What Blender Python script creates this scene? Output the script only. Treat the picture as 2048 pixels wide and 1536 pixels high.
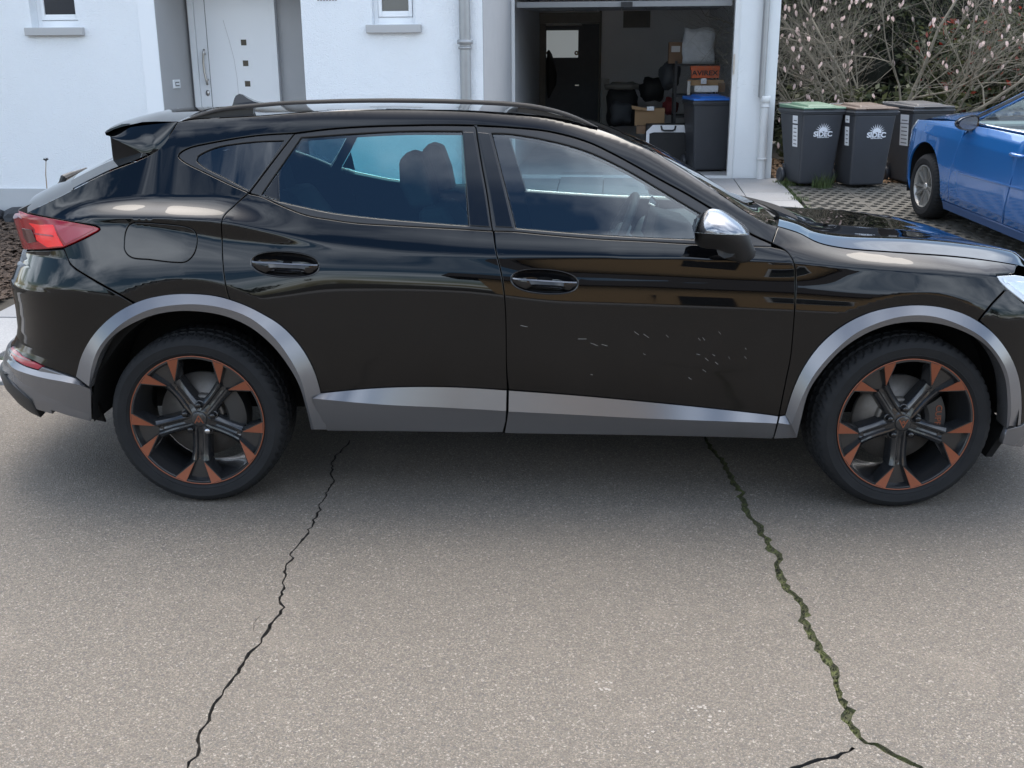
import bpy, bmesh, math, random
import numpy as np
from mathutils import Vector, Matrix
from mathutils.geometry import delaunay_2d_cdt
for o in list(bpy.data.objects): bpy.data.objects.remove(o)
scn = bpy.context.scene
col = scn.collection
rnd = random.Random(7)
R = math.radians

# ------------------------------------------------------------------ camera
CAM_F = 2150.0                       # focal length in pixels of the 2048 px wide photograph
YAW, PIT, ROL = R(-2.15), R(16.9), R(-.34)
CAM = np.array([.012, -3.83, 1.66])
fw = np.array([math.sin(YAW)*math.cos(PIT), math.cos(YAW)*math.cos(PIT), -math.sin(PIT)])
_rt = np.array([math.cos(YAW), -math.sin(YAW), 0.0]); _up = np.cross(_rt, fw)
rt = _rt*math.cos(ROL) + _up*math.sin(ROL); up = -_rt*math.sin(ROL) + _up*math.cos(ROL)
cd = bpy.data.cameras.new('camera'); cam = bpy.data.objects.new('camera', cd); col.objects.link(cam)
cd.sensor_width = 36.0; cd.lens = CAM_F/2048*36.0; cd.clip_start = .05; cd.clip_end = 400
cam.matrix_world = Matrix(((rt[0], up[0], -fw[0], CAM[0]), (rt[1], up[1], -fw[1], CAM[1]), (rt[2], up[2], -fw[2], CAM[2]), (0, 0, 0, 1)))
scn.camera = cam
scn.render.resolution_x = 1024; scn.render.resolution_y = 768

# ------------------------------------------------------------------ sky, sun, exposure
SUN_EL, SUN_AZ = R(62), R(0)        # the sun stands behind the house, veiled by thin cloud
w = bpy.data.worlds.new('World'); scn.world = w; w.use_nodes = True
nt = w.node_tree; nt.nodes.clear()
def wn(t, **k):
    n = nt.nodes.new(t)
    for a, b in k.items(): setattr(n, a, b)
    return n
sky = wn('ShaderNodeTexSky', sky_type='NISHITA', sun_disc=False, sun_elevation=SUN_EL, sun_rotation=SUN_AZ, air_density=1.2, dust_density=1.0, ozone_density=1.6)
tc = wn('ShaderNodeTexCoord'); sep = wn('ShaderNodeSeparateXYZ'); nt.links.new(tc.outputs['Generated'], sep.inputs[0])
zz = wn('ShaderNodeMath', operation='MAXIMUM'); nt.links.new(sep.outputs[2], zz.inputs[0]); zz.inputs[1].default_value = .0
za = wn('ShaderNodeMath', operation='ADD'); nt.links.new(zz.outputs[0], za.inputs[0]); za.inputs[1].default_value = .22
vd = wn('ShaderNodeVectorMath', operation='DIVIDE'); nt.links.new(tc.outputs['Generated'], vd.inputs[0])
cz = wn('ShaderNodeCombineXYZ')
for i in range(3): nt.links.new(za.outputs[0], cz.inputs[i])
nt.links.new(cz.outputs[0], vd.inputs[1])
mp = wn('ShaderNodeMapping'); nt.links.new(vd.outputs[0], mp.inputs[0])
mp.inputs['Scale'].default_value = (.75, 1.25, 0); mp.inputs['Rotation'].default_value = (0, 0, R(18)); mp.inputs['Location'].default_value = (11, 3, 0)
cn = wn('ShaderNodeTexNoise'); cn.inputs['Scale'].default_value = 1.15; cn.inputs['Detail'].default_value = 9; cn.inputs['Roughness'].default_value = .58; cn.inputs['Distortion'].default_value = .45
nt.links.new(mp.outputs[0], cn.inputs['Vector'])
cr = wn('ShaderNodeValToRGB'); cr.color_ramp.elements[0].position = .44; cr.color_ramp.elements[1].position = .76
cr.color_ramp.elements[0].color = (0, 0, 0, 1); cr.color_ramp.elements[1].color = (1, 1, 1, 1)
nt.links.new(cn.outputs['Fac'], cr.inputs[0])
cm = wn('ShaderNodeMix', data_type='RGBA'); nt.links.new(cr.outputs[0], cm.inputs[0]); hs_ = wn('ShaderNodeHueSaturation'); hs_.inputs['Saturation'].default_value = 1.25; nt.links.new(sky.outputs[0], hs_.inputs['Color']); nt.links.new(hs_.outputs[0], cm.inputs[6])
cm.inputs[7].default_value = (21, 23, 25.5, 1)
# thin cloud round the sun scatters its light forward: a broad soft aureole
nv = wn('ShaderNodeVectorMath', operation='NORMALIZE'); nt.links.new(tc.outputs['Generated'], nv.inputs[0]); dp = wn('ShaderNodeVectorMath', operation='DOT_PRODUCT'); nt.links.new(nv.outputs[0], dp.inputs[0])
dp.inputs[1].default_value = (math.sin(SUN_AZ)*math.cos(SUN_EL), math.cos(SUN_AZ)*math.cos(SUN_EL), math.sin(SUN_EL))
dm = wn('ShaderNodeMath', operation='MAXIMUM'); nt.links.new(dp.outputs['Value'], dm.inputs[0]); dm.inputs[1].default_value = 0
dpw = wn('ShaderNodeMath', operation='POWER'); nt.links.new(dm.outputs[0], dpw.inputs[0]); dpw.inputs[1].default_value = 10
gc = wn('ShaderNodeMix', data_type='RGBA'); nt.links.new(dpw.outputs[0], gc.inputs[0]); gc.inputs[6].default_value = (0, 0, 0, 1); gc.inputs[7].default_value = (44, 41, 37, 1)
ga_ = wn('ShaderNodeMix', data_type='RGBA', blend_type='ADD'); ga_.inputs[0].default_value = 1; nt.links.new(cm.outputs[2], ga_.inputs[6]); nt.links.new(gc.outputs[2], ga_.inputs[7])
bg = wn('ShaderNodeBackground'); bg.inputs[1].default_value = .15; nt.links.new(ga_.outputs[2], bg.inputs[0])
wo = wn('ShaderNodeOutputWorld'); nt.links.new(bg.outputs[0], wo.inputs[0])
sd = bpy.data.lights.new('sun', 'SUN'); sd.energy = 1.5; sd.angle = R(44); sd.color = (1, .91, .80)
sun = bpy.data.objects.new('sun', sd); col.objects.link(sun)
sdir = Vector((math.sin(SUN_AZ)*math.cos(SUN_EL), math.cos(SUN_AZ)*math.cos(SUN_EL), math.sin(SUN_EL)))
sun.rotation_euler = sdir.to_track_quat('Z', 'Y').to_euler(); sun.location = (0, 0, 30)
scn.view_settings.view_transform = 'Standard'; scn.view_settings.look = 'None'
scn.view_settings.gamma = 1; scn.view_settings.exposure = 0.46; scn.view_settings.use_curve_mapping = False

# ------------------------------------------------------------------ pixel -> place helpers (a pixel only gives a direction)
def ray(px, py): return fw*CAM_F + rt*(px-1024) - up*(py-768)
def onplane(px, py, n, d):
    r = ray(px, py); n = np.asarray(n, float); return CAM + r*(d - n@CAM)/(n@r)
def gnd(px, py, z=0.0): return onplane(px, py, (0, 0, 1), z)
def aty(px, py, y): return onplane(px, py, (0, 1, 0), y)
def proj(P):
    d = np.asarray(P, float) - CAM; z = d@fw
    return 1024 + CAM_F*(d@rt)/z, 768 - CAM_F*(d@up)/z

# ------------------------------------------------------------------ materials
MAT = {}
class NT:
    def __init__(s, m): s.m = m; s.t = m.node_tree; s.b = s.t.nodes['Principled BSDF']; s.out = s.t.nodes['Material Output']
    def n(s, t, **k):
        x = s.t.nodes.new(t)
        for a, v in k.items(): setattr(x, a, v)
        return x
    def l(s, a, b): s.t.links.new(a, b)
    def coord(s, scale=1, kind='Object'):
        c = s.n('ShaderNodeTexCoord'); m = s.n('ShaderNodeMapping'); s.l(c.outputs[kind], m.inputs[0])
        m.inputs['Scale'].default_value = (scale,)*3 if not isinstance(scale, tuple) else scale
        return m.outputs[0]
    def noise(s, v, scale, detail=4, rough=.55, dist=0):
        x = s.n('ShaderNodeTexNoise'); s.l(v, x.inputs['Vector']); x.inputs['Scale'].default_value = scale
        x.inputs['Detail'].default_value = detail; x.inputs['Roughness'].default_value = rough; x.inputs['Distortion'].default_value = dist
        return x.outputs['Fac']
    def voro(s, v, scale, out='Distance', feature='F1'):
        x = s.n('ShaderNodeTexVoronoi', feature=feature); s.l(v, x.inputs['Vector']); x.inputs['Scale'].default_value = scale
        return x.outputs[out]
    def ramp(s, f, stops):
        x = s.n('ShaderNodeValToRGB'); e = x.color_ramp.elements
        while len(e) < len(stops): e.new(.5)
        for q, (p, c) in zip(e, stops): q.position = p; q.color = c if len(c) == 4 else (*c, 1)
        s.l(f, x.inputs[0]); return x.outputs[0]
    def gray(s, f, a, b, lo=0., hi=1.):
        x = s.n('ShaderNodeMapRange'); s.l(f, x.inputs[0]); x.inputs[1].default_value = a; x.inputs[2].default_value = b
        x.inputs[3].default_value = lo; x.inputs[4].default_value = hi; return x.outputs[0]
    def mix(s, f, a, b, mode='MIX'):
        x = s.n('ShaderNodeMix', data_type='RGBA', blend_type=mode)
        for sock, v in ((x.inputs[0], f), (x.inputs[6], a), (x.inputs[7], b)):
            if hasattr(v, 'is_linked') or hasattr(v, 'links'): s.l(v, sock)
            elif isinstance(v, (int, float)): sock.default_value = v
            else: sock.default_value = (*v, 1) if len(v) == 3 else v
        return x.outputs[2]
    def math(s, op, a, b=0.):
        x = s.n('ShaderNodeMath', operation=op)
        for i, v in enumerate((a, b)):
            if hasattr(v, 'links'): s.l(v, x.inputs[i])
            else: x.inputs[i].default_value = v
        return x.outputs[0]
    def bump(s, h, strength=.5, dist=.01, after=None):
        x = s.n('ShaderNodeBump'); s.l(h, x.inputs['Height']); x.inputs['Strength'].default_value = strength; x.inputs['Distance'].default_value = dist
        if after is not None: s.l(after, x.inputs['Normal'])
        s.l(x.outputs[0], s.b.inputs['Normal']); return x.outputs[0]
    def color(s, c): s.l(c, s.b.inputs['Base Color'])
def mat(name, rgb=(.5, .5, .5), rough=.6, metal=0., spec=.5, coat=0., emis=None, est=1.):
    m = bpy.data.materials.new(name); m.use_nodes = True; MAT[name] = m
    q = NT(m); b = q.b
    b.inputs['Base Color'].default_value = (*rgb, 1); b.inputs['Roughness'].default_value = rough; b.inputs['Metallic'].default_value = metal
    b.inputs['Specular IOR Level'].default_value = spec; b.inputs['Coat Weight'].default_value = coat; b.inputs['Coat Roughness'].default_value = .02
    if emis: b.inputs['Emission Color'].default_value = (*emis, 1); b.inputs['Emission Strength'].default_value = est
    return q
def mottled(name, rgb, rough=.6, amount=.18, scale=9., bump=0., bscale=60., **k):
    q = mat(name, rgb, rough, **k); v = q.coord()
    f = q.noise(v, scale, 5)
    q.color(q.mix(f, tuple(c*(1-amount) for c in rgb), tuple(min(1, c*(1+amount)) for c in rgb)))
    if bump: q.bump(q.noise(v, bscale, 3), bump, .004)
    return q

# ------------------------------------------------------------------ mesh helpers
WORLD = {}                                # world offset of each parent Empty, so that parts can be written in world coordinates
def mk(name, v, f, m, parent=None, smooth=False, nrm=None, world=True):
    v = np.asarray(v, float).reshape(-1, 3)
    if parent is not None and world: v = v - WORLD.get(parent.name, np.zeros(3))
    me = bpy.data.meshes.new(name); me.from_pydata(v.tolist(), [], [list(map(int, q)) for q in f])
    if m is not None: me.materials.append(MAT[m] if isinstance(m, str) else m)
    if smooth or nrm is not None: me.polygons.foreach_set('use_smooth', [True]*len(me.polygons))
    me.update()
    if nrm is not None:
        me.normals_split_custom_set_from_vertices([tuple(n) for n in nrm])
    o = bpy.data.objects.new(name, me); col.objects.link(o)
    if parent is not None:
        o.parent = parent
        if world: WORLD[o.name] = WORLD.get(parent.name, np.zeros(3))
    return o
def thing(name, label, cat, loc=(0, 0, 0), rotz=0, group=None):
    o = bpy.data.objects.new(name, None); col.objects.link(o); o.empty_display_size = .2
    o.location = loc; o.rotation_euler = (0, 0, rotz); WORLD[o.name] = np.array(loc, float)
    return tag(o, label, cat, group)
def tag(o, label, cat, group=None):
    o['label'] = label; o['category'] = cat
    if group: o['group'] = group
    return o
def struct(o): o['kind'] = 'structure'; return o
def stuff(o): o['kind'] = 'stuff'; return o
def bevel(o, wd=.004, seg=2, ang=35):
    b = o.modifiers.new('bevel', 'BEVEL'); b.width = wd; b.segments = seg; b.limit_method = 'ANGLE'; b.angle_limit = R(ang)
    o.data.polygons.foreach_set('use_smooth', [False]*len(o.data.polygons)); return o
def smooth_by_angle(o, ang=40):
    me = o.data; bm = bmesh.new(); bm.from_mesh(me)
    for f in bm.faces: f.smooth = True
    for e in bm.edges:
        if len(e.link_faces) == 2: e.smooth = e.calc_face_angle(0) < R(ang)
    bm.to_mesh(me); bm.free(); return o
class MB:
    def __init__(s): s.v = []; s.f = []
    def add(s, v, f):
        k = len(s.v); s.v += [tuple(map(float, p)) for p in v]; s.f += [[i+k for i in q] for q in f]; return s
    def box(s, c, d, rz=0):
        cx, cy, cz = c; hx, hy, hz = (q/2 for q in d); ca, sa = math.cos(rz), math.sin(rz); v = []
        for z in (-hz, hz):
            for x, y in ((-hx, -hy), (hx, -hy), (hx, hy), (-hx, hy)): v.append((cx+x*ca-y*sa, cy+x*sa+y*ca, cz+z))
        return s.add(v, [(3, 2, 1, 0), (4, 5, 6, 7), (0, 1, 5, 4), (1, 2, 6, 5), (2, 3, 7, 6), (3, 0, 4, 7)])
    def hexa(s, lo, hi):       # 4 lower points, 4 upper points, counter-clockwise from above
        return s.add(list(lo)+list(hi), [(3, 2, 1, 0), (4, 5, 6, 7), (0, 1, 5, 4), (1, 2, 6, 5), (2, 3, 7, 6), (3, 0, 4, 7)])
    def prism(s, poly, fn, a, b):   # polygon (2-D) swept between fn(p, a) and fn(p, b)
        n = len(poly); v = [fn(p, a) for p in poly] + [fn(p, b) for p in poly]
        return s.add(v, [list(range(n))[::-1], list(range(n, 2*n))] + [(i, (i+1) % n, n+(i+1) % n, n+i) for i in range(n)])
    def tube(s, pts, rad, seg=8, cap=True):
        pts = [Vector(p) for p in pts]; n = len(pts); rad = rad if hasattr(rad, '__len__') else [rad]*n
        rings = []; prev = None
        for i, p in enumerate(pts):
            t = (pts[min(i+1, n-1)]-pts[max(i-1, 0)]).normalized()
            a = Vector((0, 0, 1)) if abs(t.z) < .9 else Vector((1, 0, 0))
            if prev is not None: a = prev
            u = (a - t*a.dot(t)).normalized(); w_ = t.cross(u); prev = u
            rings.append([p + (u*math.cos(q)+w_*math.sin(q))*rad[i] for q in (2*math.pi*k/seg for k in range(seg))])
        v = [q for r in rings for q in r]; f = []
        for i in range(n-1):
            for k in range(seg): f.append((i*seg+k, i*seg+(k+1) % seg, (i+1)*seg+(k+1) % seg, (i+1)*seg+k))
        if cap: f += [list(range(seg))[::-1], list(range((n-1)*seg, n*seg))]
        return s.add(v, f)
    def lathe(s, prof, fn, seg=48, closed=False):   # prof: (radius, axial); fn(r, a, angle) -> point
        n = len(prof); v = [fn(r, a, 2*math.pi*k/seg) for k in range(seg) for r, a in prof]; f = []
        for k in range(seg):
            k2 = (k+1) % seg
            for i in range(n if closed else n-1):
                j = (i+1) % n; f.append((k*n+i, k*n+j, k2*n+j, k2*n+i))
        return s.add(v, f)
    def build(s, name, m, parent=None, smooth=False, world=True): return mk(name, s.v, s.f, m, parent, smooth, world=world)
def grid_faces(nu, nv, flip=False):
    f = []
    for i in range(nu-1):
        for j in range(nv-1):
            q = (i*nv+j, i*nv+j+1, (i+1)*nv+j+1, (i+1)*nv+j)
            f.append(q[::-1] if flip else q)
    return f
def inside(poly, P):
    poly = np.asarray(poly); P = np.asarray(P); x, y = P[:, 0], P[:, 1]; r = np.zeros(len(P), bool); n = len(poly); j = n-1
    for i in range(n):
        xi, yi = poly[i]; xj, yj = poly[j]
        c = ((yi > y) != (yj > y)) & (x < (xj-xi)*(y-yi)/((yj-yi) if yj != yi else 1e-12)+xi); r ^= c; j = i
    return r
def spline(pts, step):
    pts = [np.asarray(p, float) for p in pts]
    if len(pts) == 2:
        n = max(1, int(np.linalg.norm(pts[1]-pts[0])/step)); return [pts[0]+(pts[1]-pts[0])*i/n for i in range(n+1)]
    P = [2*pts[0]-pts[1]]+pts+[2*pts[-1]-pts[-2]]; out = []
    for i in range(1, len(P)-2):
        a, b, c, d = P[i-1:i+3]; n = max(1, int(np.linalg.norm(c-b)/step))
        t1 = max(np.linalg.norm(b-a), 1e-9)**.5; t2 = max(np.linalg.norm(c-b), 1e-9)**.5; t3 = max(np.linalg.norm(d-c), 1e-9)**.5
        m1 = (c-b + t2*((b-a)/t1 - (c-a)/(t1+t2))); m2 = (c-b + t2*((d-c)/t3 - (d-b)/(t2+t3)))
        for k in range(n):
            u = k/n; h = (2*u**3-3*u**2+1, u**3-2*u**2+u, -2*u**3+3*u**2, u**3-u**2)
            out.append(h[0]*b+h[1]*m1+h[2]*c+h[3]*m2)
    out.append(pts[-1]); return out
def outline(segs, step):
    out = []
    for s in segs: out += spline(s, step)[:-1] if np.linalg.norm(np.asarray(s[-1])-np.asarray(s[0])) > 1e-9 or len(s) > 2 else []
    res = [out[0]]
    for p in out[1:]:
        if np.linalg.norm(p-res[-1]) > step*.12: res.append(p)
    if np.linalg.norm(res[0]-res[-1]) < step*.12: res.pop()
    return np.array(res)
def area2(p): x, y = p[:, 0], p[:, 1]; return float(np.sum(x*np.roll(y, -1)-np.roll(x, -1)*y))
def inset(p, d):
    p = p if area2(p) > 0 else p[::-1]
    e = np.roll(p, -1, 0)-p; e /= np.maximum(np.linalg.norm(e, axis=1, keepdims=True), 1e-12); n = np.stack([-e[:, 1], e[:, 0]], 1); m = n+np.roll(n, 1, 0)
    L = np.linalg.norm(m, axis=1, keepdims=True); m = m/np.maximum(L, .25); k = 1/np.maximum(np.sum(m*n, 1, keepdims=True), .4)
    return p+m*d*np.minimum(k, 2.0)
def fill(outer, holes=(), gx=.03, gz=.01):
    loops = [np.asarray(outer)]+[np.asarray(h) for h in holes]; V = []; E = []
    for L in loops:
        k = len(V); n = len(L); V += [tuple(p) for p in L]; E += [(k+i, k+(i+1) % n) for i in range(n)]
    lo = loops[0].min(0); hi = loops[0].max(0)
    X, Z = np.meshgrid(np.arange(lo[0]+gx/2, hi[0], gx), np.arange(lo[1]+gz/2, hi[1], gz)); G = np.stack([X.ravel(), Z.ravel()], 1)
    ok = inside(loops[0], G)
    for h in loops[1:]: ok &= ~inside(h, G)
    G = G[ok]; B = np.array(V)
    if len(G):
        sc = np.array([1/gx, 1/gz]); keep = np.ones(len(G), bool)
        for i in range(0, len(B), 200):
            d = np.abs((G[:, None, :]-B[None, i:i+200, :])*sc).max(2).min(1); keep &= d > .35
        G = G[keep]
    r = delaunay_2d_cdt([Vector(p) for p in V]+[Vector(p) for p in G], E, [], 0, 1e-6)
    P = np.array([(p.x, p.y) for p in r[0]]); T = np.array([f for f in r[2]])
    c = P[T].mean(1); ok = inside(loops[0], c)
    for h in loops[1:]: ok &= ~inside(h, c)
    return P, T[ok]
# ================================================================== ground
HA = R(3); HO = np.array([-.612, 6.288, 0.])          # the house stands 3 degrees off the car's line; its corner beside the garage yard
SL, SY = .045, 2.05                                   # behind the kerb the yard rises gently towards the garage
def gz(p): return SL*max(0., p[1]-SY)
def gs(px, py, h=0.): return onplane(px, py, (0, -SL, 1), -SL*SY+h)
TILT = Matrix.Rotation(math.atan(SL), 4, 'X')
HU = np.array([math.cos(HA), -math.sin(HA), 0.]); HV = np.array([math.sin(HA), math.cos(HA), 0.])
def H(u, v_, z): return HO+HU*u+HV*v_+np.array([0, 0, z])
def Hs(u, v_, h=0.): P = H(u, v_, 0.); P[2] = gz(P)+h; return P
def hpx(px, py, v_):                                  # pixel -> (u, z) on a plane parallel to the facade
    P = onplane(px, py, HV, HV@HO+v_); d = P-HO; return float(d@HU), float(P[2])
def hbox(mb, u0, u1, v0, v1, z0, z1):
    lo = [H(u0, v0, z0), H(u1, v0, z0), H(u1, v1, z0), H(u0, v1, z0)]; hi = [H(u0, v0, z1), H(u1, v0, z1), H(u1, v1, z1), H(u0, v1, z1)]; mb.hexa(lo, hi); return mb

q = mat('asphalt', (.2, .19, .18), .85, spec=.35); v = q.coord()
cell = q.n('ShaderNodeTexVoronoi'); q.l(v, cell.inputs['Vector']); cell.inputs['Scale'].default_value = 250
cellb = q.n('ShaderNodeTexVoronoi'); q.l(v, cellb.inputs['Vector']); cellb.inputs['Scale'].default_value = 165
sepc = q.n('ShaderNodeSeparateColor'); q.l(cell.outputs['Color'], sepc.inputs[0]); sepb = q.n('ShaderNodeSeparateColor'); q.l(cellb.outputs['Color'], sepb.inputs[0])
stone = q.ramp(sepc.outputs[0], [(0, (.09, .077, .062)), (.35, (.145, .124, .10)), (.75, (.193, .165, .134)), (.95, (.257, .221, .181)), (1, (.35, .305, .255))])
big = q.noise(v, .55, 5, .6); mid = q.noise(v, 3.2, 5, .65); fine = q.noise(v, 320, 2)
stone = q.mix(q.gray(sepb.outputs[1], .945, .965), stone, (.35, .315, .27)); stone = q.mix(q.gray(sepb.outputs[2], .95, .97), stone, (.085, .08, .074))
tar = q.gray(cell.outputs['Distance'], .30, .62); c = q.mix(q.math('MULTIPLY', tar, .65), stone, (.085, .08, .074))
c = q.mix(q.gray(big, .3, .7, 0, .35), c, (.14, .119, .096)); c = q.mix(q.gray(mid, .55, .8, 0, .35), c, (.225, .192, .156)); q.color(c)
b1 = q.bump(cell.outputs['Distance'], .55, -.004); hh = q.math('ADD', q.math('MULTIPLY', cell.outputs['Distance'], -1.), q.math('MULTIPLY', fine, .35)); q.bump(hh, .7, .0035)
q.l(q.gray(sepc.outputs[1], 0, 1, .55, .95), q.b.inputs['Roughness'])
q = mottled('crack_soil', (.022, .02, .018), .95, .4, 60, .6, 200)
q = mat('crack_moss', (.05, .055, .02), .95); v = q.coord(); q.color(q.ramp(q.noise(v, 45, 5, .7), [(.3, (.022, .02, .014)), (.48, (.05, .052, .022)), (.62, (.085, .10, .03)), (.8, (.10, .09, .05))])); q.bump(q.noise(v, 220, 3), .8, .01)
q = mat('slab_stone', (.42, .42, .42), .7); v = q.coord(); oi = q.n('ShaderNodeObjectInfo'); nn_ = q.noise(v, 90, 4, .7); bb_ = q.noise(v, 2.2, 4)
c = q.mix(oi.outputs['Random'], (.25, .255, .26), (.32, .322, .325)); c = q.mix(q.gray(nn_, .35, .7), c, (.22, .22, .225)); c = q.mix(q.gray(bb_, .45, .75, 0, .4), c, (.20, .195, .185)); q.color(c); q.bump(nn_, .25, .003)
q = mat('kerb_granite', (.3, .295, .29), .85); v = q.coord(); f_ = q.voro(v, 70); q.color(q.mix(q.noise(v, 60, 4, .7), (.20, .196, .19), (.42, .41, .40))); q.bump(q.noise(v, 80, 4), .7, .01)
q = mat('grid_concrete', (.22, .205, .18), .9); v = q.coord(); oi = q.n('ShaderNodeObjectInfo'); c = q.mix(q.noise(v, 9, 5, .65), (.055, .051, .043), (.115, .107, .094)); c = q.mix(q.math('MULTIPLY', oi.outputs['Random'], .6), c, (.095, .089, .078)); c = q.mix(q.gray(q.noise(v, 45, 3), .55, .75), c, (.10, .095, .07)); q.color(c); q.bump(q.noise(v, 120, 4), .6, .006)
mottled('soil', (.045, .038, .028), .95, .35, 12, .8, 60); mottled('grid_soil', (.035, .032, .022), .95, .5, 20, .8, 80)
q = mat('bark', (.07, .045, .03), .9); oi = q.n('ShaderNodeObjectInfo'); v = q.coord(); q.color(q.ramp(q.noise(v, 17, 4, .7), [(.3, (.022, .014, .009)), (.5, (.06, .038, .025)), (.66, (.13, .088, .06)), (.8, (.30, .24, .18))]))
mottled('litter', (.22, .135, .075), .9, .5, 25)
q = mat('grass_blade', (.05, .085, .025), .7); v = q.coord(); q.color(q.mix(q.noise(v, 6, 3), (.035, .065, .018), (.10, .13, .04)))
mottled('basalt', (.035, .037, .042), .8, .3, 12, .5, 40)
mottled('lawn', (.06, .08, .03), .95, .3, 3)

# terrain sheet under everything, road sheet with the two cracks cut into it
struct(mk('ground', [(-60, -60, -.06), (60, -60, -.06), (60, 60, -.06), (-60, 60, -.06)], [(0, 1, 2, 3)], 'soil'))
def crack(pts, wd, seed, jit=.012):
    rs = random.Random(seed); P = [gnd(*p)[:2] for p in pts]; c = spline(P, .02); L, Rr = [], []
    w1 = w2 = 0
    for i, p in enumerate(c):
        t = i/(len(c)-1); d = c[min(i+1, len(c)-1)]-c[max(i-1, 0)]; d = d/max(np.linalg.norm(d), 1e-9); n = np.array([-d[1], d[0]])
        w1 = .72*w1+rs.gauss(0, jit)*.6; w_ = np.interp(t, np.linspace(0, 1, len(wd)), wd)*(.55+.9*rs.random()); q_ = p+n*w1
        L.append(q_+n*w_/2); Rr.append(q_-n*w_/2)
    return np.array(L+Rr[::-1]), np.array(L), np.array(Rr)
C1 = crack([(700,880),(664,925),(663,965),(635,1020),(625,1050),(580,1110),(560,1160),(556,1195),(562,1215),(548,1250),(520,1285),(475,1345),(450,1390),(405,1450),(390,1500),(372,1536),(340,1590)], [.005, .007, .006, .008, .007, .009, .008, .007], 4, .009)
C2 = crack([(1405,862),(1428,900),(1465,960),(1490,1010),(1530,1085),(1560,1130),(1568,1160),(1605,1205),(1617,1250),(1640,1300),(1670,1360),(1700,1420),(1712,1460),(1730,1487),(1790,1510),(1840,1536),(1920,1570)], [.013, .021, .023, .022, .026, .023, .024, .021, .015], 9, .010)
C3 = crack([(1722,1490),(1690,1512),(1640,1522),(1590,1536),(1500,1575)], [.006, .012, .011, .008], 5, .006)
C4 = crack([(553,1222),(530,1226),(512,1240),(506,1262)], [.0015, .002, .0012], 6, .003)
ROAD_Y = 1.56
def edge_y(x): return ROAD_Y-.05*(x+2.9)*.0
hull = [(-9, -9.5), (9, -9.5), (9, ROAD_Y), (-9, ROAD_Y)]
def sheet(name, outer, holes, z, m, g_=1.5):
    P, T = fill(np.array(outer, float), holes, g_, g_); V = [(p[0], p[1], z) for p in P]; F = []
    for t in T:
        a, b, c_ = P[t[0]], P[t[1]], P[t[2]]; F.append(tuple(t) if (b[0]-a[0])*(c_[1]-a[1])-(b[1]-a[1])*(c_[0]-a[0]) > 0 else tuple(t[::-1]))
    return mk(name, V, F, m)
def groove(name, L, Rr, m, parent, depth=-.014):
    n = len(L); V = [(p[0], p[1], -.0005) for p in L]+[(p[0]*.8+q_[0]*.2, p[1]*.8+q_[1]*.2, depth) for p, q_ in zip(L, Rr)]+[(p[0]*.2+q_[0]*.8, p[1]*.2+q_[1]*.8, depth-.002) for p, q_ in zip(L, Rr)]+[(p[0], p[1], -.0005) for p in Rr]
    F = [(r_*n+i, r_*n+i+1, (r_+1)*n+i+1, (r_+1)*n+i) for r_ in range(3) for i in range(n-1)]; F = [f_[::-1] for f_ in F] if True else F
    o = mk(name, V, F, m, parent); return o
# the small branch cracks start a hand's breadth beside the main ones so that their outlines never cross
C3 = tuple(np.array(a)[1:] if i else np.concatenate([np.array(C3[1])[1:], np.array(C3[2])[1:][::-1]]) for i, a in enumerate(C3))
C4 = tuple(np.array(a)[2:] if i else np.concatenate([np.array(C4[1])[2:], np.array(C4[2])[2:][::-1]]) for i, a in enumerate(C4))
road = struct(sheet('road', hull, [C1[0], C2[0], C3[0], C4[0]], 0., 'asphalt'))
groove('crack', C1[1], C1[2], 'crack_soil', road); groove('crack', C2[1], C2[2], 'crack_moss', road, -.009); groove('crack', C3[1], C3[2], 'crack_soil', road); groove('crack', C4[1], C4[2], 'crack_soil', road)
struct(mk('road_beyond', [(-60, -9.5, -.004), (-9, -9.5, -.004), (-9, ROAD_Y, -.004), (-60, ROAD_Y, -.004), (9, -9.5, -.004), (60, -9.5, -.004), (60, ROAD_Y, -.004), (9, ROAD_Y, -.004)], [(0, 1, 2, 3), (4, 5, 6, 7)], 'asphalt'))
# moss tufts and grit in the wide crack
mb = MB(); rs = random.Random(12)
for a, b in zip(C2[1][10:], C2[2][10:]):
    for _ in range(5):
        t = rs.random(); p = a*t+b*(1-t); s_ = .0015+.004*rs.random(); h_ = -.007+.010*rs.random(); mb.add([(p[0]-s_, p[1]-s_, -.011), (p[0]+s_, p[1]-s_*.5, -.011), (p[0], p[1]+s_, -.011), (p[0]+rs.uniform(-s_, s_), p[1], h_)], [(0, 1, 3), (1, 2, 3), (2, 0, 3)])
tf = mb.build('crack_moss_tufts', 'crack_moss', road); stuff(tf)
# loose light stone patches in the asphalt
mb = MB()
for cx, cy, n_ in ((1410,1420,16),(1215,1378,9),(1300,1490,6),(560,1330,6)):
    c0_ = gnd(cx, cy)
    for _ in range(n_):
        x, y = c0_[0]+rs.gauss(0, .022), c0_[1]+rs.gauss(0, .03); r_ = .002+.004*rs.random(); k_ = rs.randint(5, 7); mb.add([(x+r_*math.cos(t)*(.7+.5*rs.random()), y+r_*math.sin(t)*(.7+.5*rs.random()), .0012) for t in np.linspace(0, 2*math.pi, k_, endpoint=False)], [list(range(k_))])
mat('chip_stone', (.29, .265, .235), .85); stuff(mb.build('stone_chips', 'chip_stone', road))

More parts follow.
